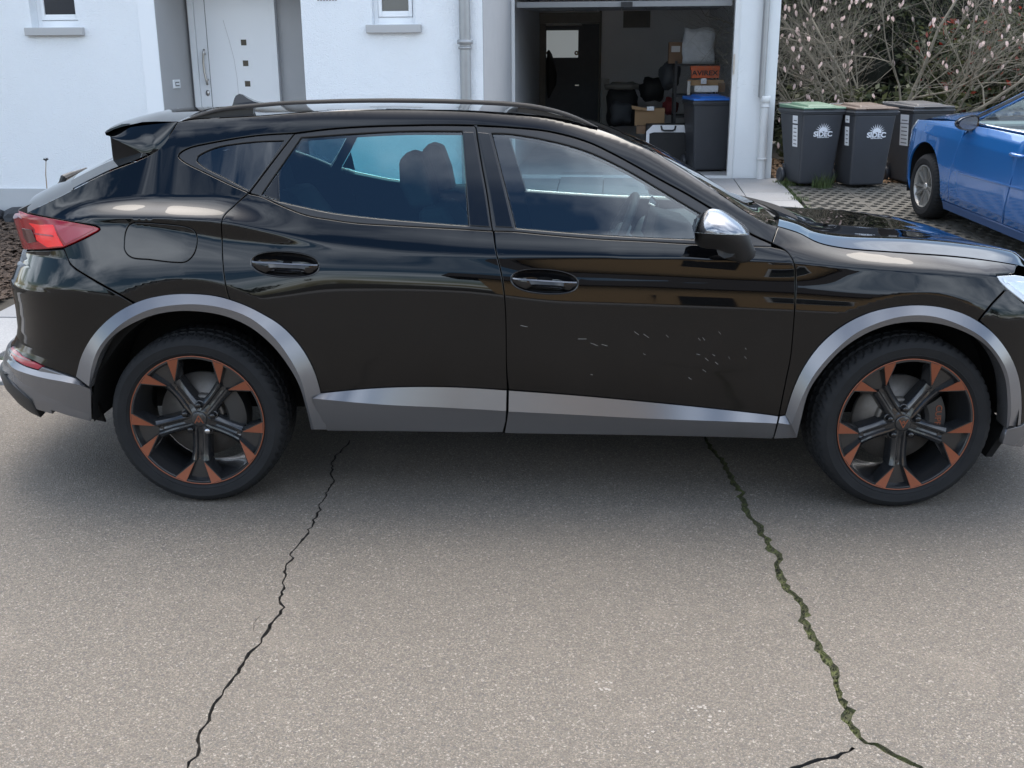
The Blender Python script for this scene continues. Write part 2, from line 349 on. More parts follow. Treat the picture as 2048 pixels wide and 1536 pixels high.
# paved yard of large slabs, kerb, grid pavers, planting beds
def local_uv(p): d = np.array([p[0], p[1], 0])-HO; return float(d@HU), float(d@HV)
UR, UL = 3.09, -3.06                                   # right and left edge of the paved yard, in house coordinates
yard = struct(mk('paved_yard', [Hs(UL, -4.42, -.05), Hs(UR, -4.1, -.05), Hs(UR, 2.9, -.045), Hs(UL, 2.9, -.045)], [(0, 1, 2, 3)], 'soil'))
def piece(name, me, M, parent, col_=None):
    o = bpy.data.objects.new(name, me); col.objects.link(o); o.parent = parent; o.matrix_local = M; return o
def slabmesh(name, a, b, th, bv, m):
    bm = bmesh.new(); bmesh.ops.create_cube(bm, size=1.); bmesh.ops.scale(bm, vec=(a, b, th), verts=bm.verts); bmesh.ops.bevel(bm, geom=[e for e in bm.edges if all(v_.co.z > 0 for v_ in e.verts)], offset=bv, segments=1, affect='EDGES'); me = bpy.data.meshes.new(name); bm.to_mesh(me); bm.free(); me.materials.append(MAT[m]); return me
RZ = Matrix.Rotation(-HA, 4, 'Z'); rs = random.Random(5)
sm = slabmesh('slab', .493, .993, .05, .003, 'slab_stone'); sm2 = slabmesh('slab', .493, .493, .05, .003, 'slab_stone')
u_ = UR-.25; ci = 0
while u_ > UL:
    st_ = .5 if ci == 0 else 1.0; v_ = (-4.12+6.5 if ci == 0 else (-3.87+6.0 if ci % 2 else -3.37+6.0)); vb0 = v_
    while v_ > -4.3:
        half = ci == 0
        if ci and ci % 2 == 0 and v_ < -3.9: v_ = -4.12; half = True
        P = Hs(u_, v_+.04*u_, -.027+rs.uniform(-.0015, .0015))
        if not (u_ < .2 and v_ > -.45): piece('slab', sm2 if half else sm, Matrix.Translation(P) @ TILT @ RZ @ Matrix.Rotation(rs.gauss(0, .002), 4, 'X'), yard)
        v_ -= st_
    u_ -= .5; ci += 1
km = slabmesh('kerb', .985, .22, .10, .006, 'kerb_granite')
kerb = struct(MB().box((2.3, 1.845, -.06), (18.4, .5, .06)).build('kerb', 'soil'))
for i in range(18):
    for j in range(2): piece('kerb_stone', km, Matrix.Translation((-6.2+i*1.0+.3*j, 1.70+.235*j, -.045+.012*(j == 0))), kerb)
bed = struct(mk('planting_bed', [(-12, 2.10, -.03), (-3.75, 2.10, -.03), tuple(Hs(UL-.03, 0, -.03)), tuple(Hs(-12, 0, -.03))], [(0, 1, 2, 3)], 'soil'))
# grid paver driveway
def grid_mesh():
    a, b = .596, .496; O = np.array([(-a/2, -b/2), (a/2, -b/2), (a/2, b/2), (-a/2, b/2)]); Hs_ = []
    for r_, vv in enumerate((-.186, -.062, .062, .186)):
        for k in range(5 if r_ % 2 else 4):
            cx = -.238+.119*k if r_ % 2 else -.1785+.119*k; Hs_.append(np.array([(cx-.044, vv), (cx-.018, vv-.043), (cx+.018, vv-.043), (cx+.044, vv), (cx+.018, vv+.043), (cx-.018, vv+.043)]))
    Hs = Hs_
    P, T = fill(O, Hs, .9, .9); V = [(p[0], p[1], 0) for p in P]; F = []
    for t in T:
        a_, b_, c_ = P[t[0]], P[t[1]], P[t[2]]; F.append(list(map(int, t)) if (b_[0]-a_[0])*(c_[1]-a_[1])-(b_[1]-a_[1])*(c_[0]-a_[0]) > 0 else list(map(int, t[::-1])))
    for lp in [O]+Hs:
        k = len(V); n = len(lp); V += [(p[0], p[1], 0) for p in lp]+[(p[0]*1.0, p[1]*1.0, -.05) for p in lp]
        F += [[k+(i+1) % n, k+i, k+n+i, k+n+(i+1) % n] for i in range(n)] if lp is O else [[k+i, k+(i+1) % n, k+n+(i+1) % n, k+n+i] for i in range(n)]
    me = bpy.data.meshes.new('grid_paver'); me.from_pydata(V, [], F); me.materials.append(MAT['grid_concrete']); return me
drive = struct(mk('driveway', [Hs(UR+.03, -4.0, -.042), Hs(12, -3.6, -.042), Hs(12, 2.6, -.042), Hs(UR+.03, 2.6, -.042)], [(0, 1, 2, 3)], 'grid_soil')); gm = grid_mesh()
for i in range(13):
    for j in range(18):
        P = Hs(UR+.04+.3+.6*i, 2.3-.5*j, -.006+rs.uniform(-.004, .003)); p = proj(P)
        if p[0] < 2160 and j < 13: piece('grid_paver', gm, Matrix.Translation(P) @ TILT @ RZ @ Matrix.Rotation(rs.gauss(0, .008), 4, 'X'), drive)
def blades(name, spots, hgt, n, m='grass_blade', spread=.05, parent=None, wd=.004):
    mb = MB()
    for (x, y, s_) in spots:
        for _ in range(n):
            a = rs.random()*6.28; r_ = spread*s_*math.sqrt(rs.random()); bx, by = x+r_*math.cos(a), y+r_*math.sin(a); h_ = hgt*s_*(.4+.8*rs.random()); l_ = h_*(.2+.6*rs.random()); b_ = rs.random()*6.28; w_ = wd*(.6+.6*rs.random())
            dx, dy = math.cos(b_), math.sin(b_); z0 = gz((bx, by))-.03; mb.add([(bx-dy*w_, by+dx*w_, z0), (bx+dy*w_, by-dx*w_, z0), (bx+dx*l_*.35+dy*w_*.7, by+dy*l_*.35-dx*w_*.7, h_*.6+z0), (bx+dx*l_*.35-dy*w_*.7, by+dy*l_*.35+dx*w_*.7, h_*.6+z0), (bx+dx*l_, by+dy*l_, h_+z0)], [(0, 1, 2, 3), (3, 2, 4)])
    return stuff(mb.build(name, m, parent))
sp = []
for k in range(46):
    v_ = 2.4-5*rs.random()**1.3; P = H(UR+.02+rs.gauss(0, .025), v_, 0); sp.append((P[0], P[1], .4+.6*rs.random()))
g1 = blades('edge_grass', sp, .07, 40, spread=.09); tag(g1, 'low grass growing along the edge of the paved yard', 'grass')
P = gs(1645, 375); g2 = blades('grass_tuft', [(P[0], P[1], 1.), (P[0]-.06, P[1]+.03, .7), (P[0]+.08, P[1]+.1, .8)], .20, 70, spread=.075); tag(g2, 'tall grass tuft between the green-lidded and brown-lidded bins', 'grass')
P = gs(1575, 366); g3 = blades('grass_tuft', [(P[0], P[1], .8), (P[0]+.1, P[1]-.1, .7), (P[0]-.1, P[1]+.05, .5)], .12, 60, spread=.1); tag(g3, 'short grass at the foot of the garage pillar', 'grass')
P = gs(6, 716); g4 = blades('grass_tuft', [(P[0]-.1*k, P[1]+rs.gauss(0, .02), .8) for k in range(9)], .06, 50, spread=.05); tag(g4, 'grass growing in the kerb joint behind the black car', 'grass')
cells = []
for i in range(10):
    for j in range(16):
        for _ in range(3):
            if rs.random() < .5: P = H(UR+.06+.6*i+rs.random()*.6, 2.4-.4*j+rs.random()*.5, 0); cells.append((P[0], P[1], .35+.4*rs.random()))
stuff(blades('paver_weeds', cells, .045, 8, spread=.05, parent=drive))
# bark mulch and leaf litter: loose chips
def chips(name, n, fn, m, size, zz_):
    mb = MB()
    for _ in range(n):
        x, y = fn(); a = rs.random()*6.28; L, W = size*(.4+1.2*rs.random()), size*(.25+.5*rs.random()); dz = L*rs.uniform(-.5, .5); z = zz_+gz((x, y))+.02*rs.random(); c_, s_ = math.cos(a), math.sin(a); t = size*.12
        mb.add([(x-c_*L+s_*W, y-s_*L-c_*W, z-dz), (x-c_*L-s_*W, y-s_*L+c_*W, z-dz+t), (x+c_*L-s_*W, y+s_*L+c_*W, z+dz+t), (x+c_*L+s_*W, y+s_*L-c_*W, z+dz), (x, y, z+t*2.4)], [(0, 1, 4), (1, 2, 4), (2, 3, 4), (3, 0, 4)])
    return stuff(mb.build(name, m))
def bedpt():
    while True:
        x, y = rs.uniform(-5.8, -3.4), 2.9+3.7*rs.random(); u, v_ = local_uv((x, y))
        if u < UL-.03 and v_ < -.05: return x, y
tag(chips('bark_mulch', 15000, bedpt, 'bark', .03, -.025), 'dark bark mulch in the bed beside the white house', 'mulch')
garden = struct(mk('garden_soil', [Hs(UR-.02, 2.55, -.03), Hs(16, 2.55, -.03), Hs(16, 14, -.03), Hs(UR-.02, 14, -.03)], [(0, 1, 2, 3)], 'soil'))
def litpt():
    P = H(UR+4.0*rs.random(), 2.5+1.9*rs.random()**1.3, 0); return P[0], P[1]
tag(chips('leaf_litter', 5000, litpt, 'litter', .035, -.015), 'brown leaf litter on the soil behind the three bins', 'leaves')
# black stones along the foot of the house wall
for i in range(16):
    u = -8.2+i*.34; bm = bmesh.new(); bmesh.ops.create_icosphere(bm, subdivisions=2, radius=.5); rs2 = random.Random(i)
    for v_ in bm.verts: v_.co *= 1+rs2.gauss(0, .09); v_.co.x *= .34; v_.co.y *= .24; v_.co.z *= .16+.05*rs2.random()
    me = bpy.data.meshes.new('edging_stone'); bm.to_mesh(me); bm.free(); me.materials.append(MAT['basalt']); o = bpy.data.objects.new('edging_stone', me); col.objects.link(o); o.location = Hs(u, -.16+rs2.gauss(0, .03), .03); o.rotation_euler = (0, 0, rs2.random()*.6)
    tag(o, 'rough black basalt stone lying against the foot of the white house wall', 'stone', 'black edging stones')

# ================================================================== house
q = mat('white_render', (.80, .80, .80), .9, spec=.25); v = q.coord(); r1 = q.noise(v, 95, 3, .5, .6); r2 = q.noise(v, 1.1, 5, .6); q.color(q.mix(q.gray(r2, .45, .8, 0, .25), (.79, .815, .84), (.70, .705, .70))); q.bump(r1, .75, .012)
q = mat('white_smooth', (.78, .80, .82), .85, spec=.25); v = q.coord(); q.bump(q.noise(v, 160, 2), .25, .003)
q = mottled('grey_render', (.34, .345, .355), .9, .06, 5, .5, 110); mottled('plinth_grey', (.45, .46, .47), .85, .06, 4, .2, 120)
q = mottled('reveal_grey', (.40, .40, .405), .9, .05, 5, .3, 110)
mottled('pier_render', (.68, .70, .71), .9, .05, 4, .5, 130)
mat('upvc_white', (.80, .815, .83), .3); mat('sill_stone', (.42, .42, .42), .7); q = mottled('zinc', (.33, .335, .34), .42, .14, 7, metal=.6); mat('pvc_pipe', (.62, .63, .63), .45); mat('dark_glass', (.03, .034, .04), .08, coat=.5); mat('blind_grey', (.16, .16, .165), .6)
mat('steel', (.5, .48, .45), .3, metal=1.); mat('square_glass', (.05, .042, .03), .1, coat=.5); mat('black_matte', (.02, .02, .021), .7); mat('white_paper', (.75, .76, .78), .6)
hs = thing('house', 'white rendered house with grey entrance recess behind the parked black car', 'house', tuple(HO))
ZT = 5.4
wl = [hpx(62, 40, 0.)[0], hpx(156, 40, 0.)[0]]; zl = hpx(110, 57, 0.)[1]; wr = [hpx(744, 30, 0.)[0], hpx(831, 30, 0.)[0]]; zr = hpx(787, 47, 0.)[1]
dl, dr = hpx(318, 110, 0.)[0], hpx(606, 90, 0.)[0]; zl = zr = (zl+zr)/2; zwt = zl+.80
mb = MB(); th = .30; ZP = hpx(40, 377, 0.)[1]
for u0, u1, z0, z1 in ((-10, wl[0], 0, ZT), (wl[0], wl[1], 0, zl), (wl[0], wl[1], zwt, ZT), (wl[1], dl, 0, ZT), (dl, dr, 2.5, ZT), (dr, wr[0], 0, ZT), (wr[0], wr[1], 0, zr), (wr[0], wr[1], zwt, ZT), (wr[1], 0, 0, ZT)): hbox(mb, u0, u1, 0, th, z0, z1)
mb.build('wall', 'white_render', hs)
hbox(MB(), -10, dl, -.018, -.001, 0, ZP).build('plinth', 'plinth_grey', hs); hbox(MB(), dr, .0, -.018, -.001, 0, ZP).build('plinth', 'plinth_grey', hs)
hbox(MB(), dl-.16, dl, -.006, -.0005, ZP+.001, 2.5).build('smooth_band', 'white_smooth', hs)
GV = 2.767; RD = .75                                             # depth of the entrance recess
mb = MB(); hbox(mb, dl-.25, dl-.001, th+.001, RD+.3, 0, 2.7); hbox(mb, dl, dr+.6, RD+.021, RD+.2, 0, 2.7); hbox(mb, dr+.30, dr+.6, th+.001, RD+.02, 0, 2.7); hbox(mb, dl, dr+.3, th+.001, RD+.02, 2.52, 2.7); mb.build('recess_wall', 'reveal_grey', hs)
hbox(MB(), dl, dl+.004, .0, RD+.015, 0, 2.5).build('recess_side', 'reveal_grey', hs)
hbox(MB(), -10, -.301, RD+.35, 8, 0, ZT).build('core', 'grey_render', hs)  # unseen solid block added behind the facade to stop the sun
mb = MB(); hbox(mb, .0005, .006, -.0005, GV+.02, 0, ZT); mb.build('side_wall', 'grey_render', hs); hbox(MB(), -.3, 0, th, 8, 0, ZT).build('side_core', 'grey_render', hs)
hbox(MB(), -10, 0., .3, 8, ZT, ZT+.2).build('eaves', 'grey_render', hs)
# entrance door
e0, e1 = hpx(385, 100, RD)[0], hpx(557, 100, RD)[0]
door = thing('entrance_door', 'white front door with three small square panes and long bar handle', 'door', tuple(H((e0+e1)/2, RD, 0)))
mb = MB(); hbox(mb, e0, e0+.06, RD-.05, RD+.02, 0, 2.5); hbox(mb, e1-.06, e1, RD-.05, RD+.02, 0, 2.5); hbox(mb, e0+.06, e1-.06, RD-.05, RD+.02, 2.42, 2.5); bevel(mb.build('door_frame', 'upvc_white', door), .004)
l0, l1 = e0+.062, e1-.062; leaf = bevel(hbox(MB(), l0, l1, RD-.035, RD+.02, .05, 2.418).build('leaf', 'upvc_white', door), .003)
gx_ = hpx(418, 100, RD)[0]; hbox(MB(), gx_, gx_+.006, RD-.037, RD-.034, .1, 2.4).build('groove', 'blind_grey', leaf)
pts = [hpx(x, y, RD-.036) for x, y in ((446,40),(458,80),(468,118),(474,155),(478,200))]; MB().tube([H(u, RD-.036, z) for u, z in pts], .0016, 5).build('groove', 'sill_stone', leaf)
for x, y in ((487.5,85),(491.5,126.5),(495.5,167.5)):
    u, z = hpx(x, y, RD-.036); mb = MB(); hbox(mb, u-.054, u+.054, RD-.0385, RD-.035, z-.054, z+.054); pn = bevel(mb.build('square_pane', 'upvc_white', door), .001); hbox(MB(), u-.027, u+.027, RD-.041, RD-.038, z-.027, z+.027).build('glass', 'square_glass', pn)
hp = [hpx(x, y, RD-.09) for x, y in ((408,98),(406.5,108),(406.5,125),(409,145),(412.5,160),(415,170))]; mb = MB(); mb.tube([H(u, RD-.09, z) for u, z in hp], .011, 8)
for u, z in (hp[1], hp[-2]): mb.tube([H(u, RD-.09, z), H(u, RD-.034, z)], .009, 6)
mb.build('bar_handle', 'steel', door, True); u, z = hpx(415.5, 186, RD-.04); MB().lathe([(0, -.012), (.017, -.012), (.020, 0)], lambda r, d, a: H(u+r*math.cos(a), RD-.036+d, z+1.5*r*math.sin(a)), 16).build('keyhole', 'steel', door, True)
# doorbell on the recess side wall
P = onplane(351, 168, HU, HU@HO+dl); vb = float((P-HO)@HV); zb = P[2]; bell = thing('doorbell', 'white square doorbell plate on the grey entrance wall', 'doorbell', tuple(H(dl, vb, zb)))
bevel(hbox(MB(), dl+.004, dl+.016, vb-.085, vb+.085, zb-.040, zb+.040).build('plate', 'upvc_white', bell), .004); hbox(MB(), dl+.016, dl+.020, vb-.042, vb+.05, zb-.020, zb+.020).build('button', 'blind_grey', bell); hbox(MB(), dl+.020, dl+.022, vb-.034, vb+.042, zb-.009, zb+.009).build('name_strip', 'white_paper', bell)
# windows
def window(lab, u0, u1, z0, z1, rec_, glass_m):
    w_ = thing('window', lab, 'window', tuple(H((u0+u1)/2, rec_, z0))); mb = MB(); f_ = .04
    hbox(mb, u0, u0+f_, rec_, rec_+.06, z0, z1); hbox(mb, u1-f_, u1, rec_, rec_+.06, z0, z1); hbox(mb, u0+f_, u1-f_, rec_, rec_+.06, z0, z0+.065); hbox(mb, u0+f_, u1-f_, rec_, rec_+.06, z1-f_, z1); bevel(mb.build('frame', 'upvc_white', w_), .004)
    mb = MB(); g_ = f_+.036; s0, s1, t0, t1 = u0+f_+.003, u1-f_-.003, z0+.068, z1-f_-.003
    hbox(mb, s0, u0+g_, rec_-.012, rec_+.03, t0, t1); hbox(mb, u1-g_, s1, rec_-.012, rec_+.03, t0, t1); hbox(mb, u0+g_, u1-g_, rec_-.012, rec_+.03, t0, t0+.05); hbox(mb, u0+g_, u1-g_, rec_-.012, rec_+.03, t1-.05, t1); sash = bevel(mb.build('sash', 'upvc_white', w_), .004)
    hbox(MB(), u0+g_-.005, u1-g_+.005, rec_+.006, rec_+.012, t0+.045, t1-.045).build('pane', glass_m, w_)
    for k in (.22, .78): hbox(MB(), u0+(u1-u0)*k-.03, u0+(u1-u0)*k+.03, rec_-.004, rec_, z0+.022, z0+.034).build('drain_cap', 'upvc_white', w_)
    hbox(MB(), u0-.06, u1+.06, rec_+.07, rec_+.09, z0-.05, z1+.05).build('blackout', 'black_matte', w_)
    return w_
window('small white window above the stone sill beside the entrance recess on its left', wl[0], wl[1], zl, zwt, .13, 'dark_glass'); window('small white window between the front door and the zinc downpipe', wr[0], wr[1], zr, zwt, .09, 'dark_glass')
for (a, b), z, lab in ((wl, zl, 'grey stone window sill over the bark mulch bed'), (wr, zr, 'grey stone window sill left of the zinc downpipe')):
    o = bevel(hbox(MB(), a-.052, b+.052, -.055, .13, z-.072, z-.001).build('window_sill', 'sill_stone', None), .006); tag(o, lab, 'sill')
# downpipes
def pipe(name, lab, px_, v_, z0, z1, r_, m, rings):
    o = thing(name, lab, 'downpipe', (0, 0, 0)); u = hpx(px_[0], px_[1], v_)[0]; P = H(u, v_, 0); o.location = P; WORLD[o.name] = np.array(P)
    MB().lathe([(r_, z0), (r_, z1)], lambda r, z, a: P+np.array([r*math.cos(a), r*math.sin(a), z]), 20).build('pipe', m, o, True)
    for z, rr, hh_ in rings:
        mb = MB(); mb.lathe([(r_+.0005, z-hh_), (r_+rr, z-hh_+.006), (r_+rr, z+hh_-.006), (r_+.0005, z+hh_)], lambda r, zz_, a: P+np.array([r*math.cos(a), r*math.sin(a), zz_]), 20); mb.box(tuple(P+np.array([0, .05, z])), (.02, .10, .02)); mb.build('bracket', m, o, True)
    return o
zr_ = hpx(930, 84, -.06)[1]; pipe('zinc_downpipe', 'grey zinc downpipe on the white wall beside the garage yard', (930, 84), -.06, .2, ZT, .050, 'zinc', [(zr_, .022, .022), (zr_-.05, .012, .014)])
# cut-off lettering above the second window
mat('letter_grey', (.3, .3, .31), .5); u, z = hpx(655, 0, -.006); mb = MB()
for k in range(7): hbox(mb, u-.095+.027*k, u-.095+.027*k+.018, -.006, -.001, z-.006, z+.07)
nm = mb.build('wall_lettering', 'letter_grey'); tag(nm, 'small grey raised lettering on the white wall right of the front door', 'lettering')

# ================================================================== garage
ga, gb = .0, hpx(1464, 150, GV)[0]; pc = hpx(1545, 200, GV)[0]+.03
GZ0 = float(Hs(1.5, GV)[2]); gr = thing('garage', 'open garage with pale pier and raised door beside the white house', 'garage', tuple(H((ga+gb)/2, GV, 0)))
mottled('garage_wall', (.78, .78, .79), .9, .05, 3, .3, 60); mottled('garage_floor', (.34, .34, .34), .8, .2, 4); mottled('garage_ceiling', (.6, .6, .61), .9)
hbox(MB(), gb+.062, pc, GV, GV+.4, 0, 3.0).build('pier', 'pier_render', gr); hbox(MB(), gb+.063, pc+.004, GV-.004, GV-.0005, 0, hpx(1500, 317, GV)[1]).build('pier_base', 'pier_render', gr)
hbox(MB(), -.25, pc, GV, GV+.35, 2.62, 3.1).build('lintel', 'pier_render', gr); mb = MB(); hbox(mb, pc-.15, pc, GV+.401, 9.0, 0, 3.0); mb.build('outer_wall', 'pier_render', gr)
mb = MB(); hbox(mb, -.45, -.301, GV+.5, 8.7, 0, 2.6); hbox(mb, pc-.30, pc-.151, GV+.41, 8.7, 0, 2.6); hbox(mb, -.30, pc-.30, 8.5, 8.7, 0, 2.6); mb.build('inner_wall', 'garage_wall', gr)
hbox(MB(), -.45, pc-.15, GV+.36, 8.7, 2.605, 2.7).build('ceiling', 'garage_ceiling', gr); hbox(MB(), -.3, pc-.30, GV, 8.5, .1, GZ0+.004).build('floor', 'garage_floor', gr); hbox(MB(), -.45, pc, GV+.36, 9.0, 2.71, 3.0).build('roof', 'pier_render', gr)
bevel(hbox(MB(), gb, gb+.06, GV-.02, GV+.09, 0, 2.55).build('door_frame', 'pvc_pipe', gr), .004); bevel(hbox(MB(), ga+.007, ga+.045, GV+.03, GV+.09, 0, 2.55).build('door_frame', 'pvc_pipe', gr), .004)
hbox(MB(), .0, gb, GV-.02, GV+.06, GZ0-.03, GZ0+.016).build('threshold', 'pvc_pipe', gr)
zt_ = hpx(1250, 8, GV+.2)[1]; mat('door_metal', (.22, .225, .23), .5, metal=.3)
gd = thing('garage_door', 'raised metal up-and-over garage door under the garage ceiling', 'garage door', tuple(H(1.5, GV+.2, zt_))); hbox(MB(), .06, gb-.02, GV+.16, GV+.24, zt_-.03, zt_+.03).build('bottom_rail', 'door_metal', gd)
for k in range(8): hbox(MB(), .06+k*(gb-.08)/8, .06+(k+1)*(gb-.08)/8-.012, GV+.25, GV+2.0, zt_+.0, zt_+.03).build('panel', 'door_metal', gd)
hbox(MB(), 1.25, 1.38, GV+.13, GV+.159, zt_-.035, zt_+.02).build('pull_handle', 'black_matte', gd)
mb = MB(); hbox(mb, gb+.004, gb+.022, GV-.034, GV-.021, hpx(1468, 130, GV)[1]-.10, hpx(1468, 130, GV)[1]+.12); bevel(mb.build('lock_plate', 'steel', gr), .003)
up_z = hpx(1525, 195, GV-.06)[1]; pipe('white_downpipe', 'white plastic downpipe standing on the slabs against the garage pier', (1522, 340), GV-.055, .2, up_z, .046, 'pvc_pipe', [(up_z-.02, .011, .04), (hpx(1525, 318, GV-.06)[1], .012, .012), (up_z-.10, .010, .01)])
pipe('zinc_downpipe', 'grey zinc downpipe running into the white plastic one at the garage', (1528, 100), GV-.055, up_z+.005, 3.0, .037, 'zinc', [])
# back of the garage: two doors, pipe, panel
BV = 8.48
def gbox(name, px0, py0, px1, py1, v0, v1, m, parent, bv=.0):
    u0, z1 = hpx(px0, py0, v0); u1, z0 = hpx(px1, py1, v0); o = hbox(MB(), u0, u1, v0, v1, max(z0, GZ0+.005), z1).build(name, m, parent)
    return bevel(o, bv) if bv else o
q = mat('old_wood', (.20, .13, .06), .7); v = q.coord((3, 3, .6)); q.color(q.mix(q.noise(v, 8, 4), (.22, .14, .065), (.55, .38, .20)))
mottled('door_dark', (.075, .08, .088), .6); mottled('jamb_grey', (.20, .19, .17), .8); mat('lit_pane', (.5, .52, .53), .3, emis=(.62, .68, .70), est=.2)
wd_ = thing('wooden_door', 'light wooden door with a dark pane at the back of the garage', 'door', tuple(H(-.2, BV, 0)))
gbox('leaf', 1020, 55, 1070, 420, BV-.06, BV-.001, 'old_wood', wd_); gbox('pane', 1024, 63, 1062, 147, BV-.066, BV-.061, 'dark_glass', wd_); gbox('handle', 1050, 171, 1064, 174, BV-.11, BV-.062, 'black_matte', wd_, .004); gbox('handle_plate', 1060, 168, 1065, 188, BV-.075, BV-.061, 'black_matte', wd_, .003)
gbox('jamb', 1071, 48, 1090, 420, BV-.07, BV-.001, 'jamb_grey', gr); gbox('header_beam', 1020, 26, 1200, 46, BV-.5, BV-.3, 'jamb_grey', gr)
dd_ = thing('dark_door', 'dark door with a bright square pane at the back of the garage', 'door', tuple(H(.5, BV, 0)))
gbox('leaf', 1091, 52, 1163, 420, BV-.06, BV-.001, 'door_dark', dd_); gbox('pane', 1093, 61, 1156, 115, BV-.068, BV-.061, 'lit_pane', dd_); gbox('handle', 1150, 169, 1158, 172, BV-.11, BV-.062, 'steel', dd_, .003)
for x in (1097, 1153):
    u, z = hpx(x, 106, BV-.08); o = MB().lathe([(.012, -.006), (.03, -.009), (.036, 0)], lambda r, d, a: H(u+r*math.cos(a), BV-.07+d, z+r*math.sin(a)), 14).build('suction_ring', 'litter', dd_, True)
gbox('wall_panel', 1164, 48, 1196, 420, BV-.05, BV-.001, 'door_dark', gr); u = hpx(1200, 100, BV-.1)[0]; MB().tube([H(u, BV-.1, .2), H(u, BV-.1, 2.6)], .02, 8).build('wall_pipe', 'jamb_grey', gr)
gbox('wall_poster', 1247, 22, 1300, 55, BV-.012, BV-.002, 'jamb_grey', gr)
jk = MB(); jr = []
for y, a, b in ((100, 1096, 1099), (108, 1094, 1104), (125, 1092, 1109), (150, 1092, 1114), (170, 1093, 1112), (185, 1094, 1104), (196, 1096, 1099)):
    r_ = []
    for t in np.linspace(0, math.pi, 7): r_.append(H(*[hpx((a+b)/2-(b-a)/2*math.cos(t), y, BV-.07)[0], BV-.07-.08*math.sin(t), hpx(a, y, BV-.07)[1]]))
    jr.append(r_)
jk.add([p for r_ in jr for p in r_], grid_faces(7, 7)); tag(jk.build('jacket', 'black_matte', None, True), 'dark jacket hanging beside the bright pane of the dark door', 'jacket')
# ================================================================== the black crossover parked at the kerb
# Side surface: plan curve (s runs from the rear centre, along the flank, to the front centre) plus an offset that is
# integrated from surface tilts along traced feature lines, so that shoulder, scallop, haunch and creases are real shape.
YC = .92; XR0, XF0 = -1.45, 1.40
def superell(n, a, b, N=600):
    ph = np.linspace(0, np.pi/2, N); X = np.sin(ph)**(2/n); Y = 1-np.cos(ph)**(2/n)
    L = np.concatenate([[0], np.cumsum(np.hypot(np.diff(X*a), np.diff(Y*b)))])
    nx = np.gradient(Y*b); ny = np.gradient(X*a); q = np.hypot(nx, ny); return L, X, Y, nx/q, ny/q
RL, RX, RY, RNX, RNY = superell(2.8, .80, .92); FL, FX, FY, FNX, FNY = superell(2.6, .80, .92)
S0, S1 = XR0-RL[-1], XF0+FL[-1]
ZR = [(.12, -2.05), (.30, -2.226), (.336, -2.28), (.387, -2.323), (.434, -2.337), (.488, -2.319), (.531, -2.298), (.563, -2.267), (.593, -2.248), (.63, -2.238), (.70, -2.234), (.762, -2.237), (.805, -2.243), (.822, -2.238), (.832, -2.230), (.953, -2.156), (1.02, -2.170), (1.093, -2.185), (1.14, -2.15), (1.6, -1.9)]
ZF = [(.12, 2.02), (.25, 2.12), (.40, 2.20), (.60, 2.21), (.75, 2.18), (.86, 2.10), (.95, 1.98), (1.6, 1.9)]
SG = np.arange(S0, S1+.005, .01); ZG = np.arange(.12, 1.561, .004)
STN = [  # column in the photograph, then feature lines from sill to roof: (row, tilt below, tilt above)
 (30, [(830,-20),(735,-8),(650,-6),(568,-5,22),(555,24),(520,28),(505,28),(495,28),(460,25),(425,30,35),(330,35),(250,45)]),
 (130,[(835,-20),(745,-6),(660,-4),(578,-3,16),(560,18),(520,22),(455,22),(432,20,52),(417,67),(402,50,32),(320,30),(246,45)]),
 (250,[(840,-20),(760,-4),(680,-3),(597,0,8),(580,12),(510,19),(444,16,-4),(433,-6,54),(416,67.5),(396,45,29),(300,28),(244,42)]),
 (380,[(850,-20),(770,-4),(690,-2),(610,2),(575,12),(500,18),(462,12,-8),(437,-10,52),(420,67),(395,41,28),(290,27),(237,42)]),
 (450,[(855,-20),(780,-6),(700,-1),(615,2),(585,10),(515,18),(477,12,-8),(442,-10,46),(424,57),(394,38,27),(280,26),(234,42)]),
 (560,[(860,-20),(785,-8),(690,0),(600,3),(570,8),(530,16),(488,14,-4),(468,-6,30),(445,34),(410,32,26),(268,26),(228,45)]),
 (645,[(860,-20),(785,-8),(690,0),(590,3),(558,6),(530,16),(497,17),(490,17,22),(465,30),(432,34,26),(268,26),(222,45)]),
 (800,[(862,-20),(775,-8),(690,0),(585,3),(565,6),(535,15),(518,16),(505,16,22),(480,29),(448,34,26),(262,27),(220,48)]),
 (940,[(864,-20),(778,-8),(690,0),(590,3),(572,6),(540,15),(522,14),(512,12,24),(488,30),(458,36,26),(262,27),(221,48)]),
 (1100,[(866,-20),(788,-8),(700,0),(605,4),(595,6),(556,14),(535,9),(513,8,25),(492,31),(465,36,26),(282,27),(236,48)]),
 (1300,[(868,-20),(805,-8),(700,0),(612,4),(602,6),(560,14),(545,9),(515,6,26),(495,31),(475,36,26),(368,28),(298,48)]),
 (1450,[(870,-20),(822,-7),(710,0),(618,4),(607,6),(568,14),(552,9),(518,5,26),(500,32),(482,36,27),(434,30),(393,50)]),
 (1590,[(870,-18),(836,-5),(720,0),(628,3),(616,6),(572,14),(555,8),(524,4,34),(508,44),(490,56,50),(475,52),(460,58)]),
 (1700,[(870,-15),(836,-4),(730,0),(640,2),(620,6),(580,15),(552,14),(533,10,48),(519,60),(500,68,68),(488,70),(478,72)]),
 (1830,[(870,-12),(836,-4),(730,0),(650,4),(612,8),(580,17),(552,18),(540,18,54),(524,65),(506,71,72),(495,74),(485,76)]),
 (2000,[(880,-10),(836,-4),(740,-2),(660,0),(625,10),(600,17),(565,18),(550,18,54),(537,65),(520,72,73),(508,76),(498,78)])]
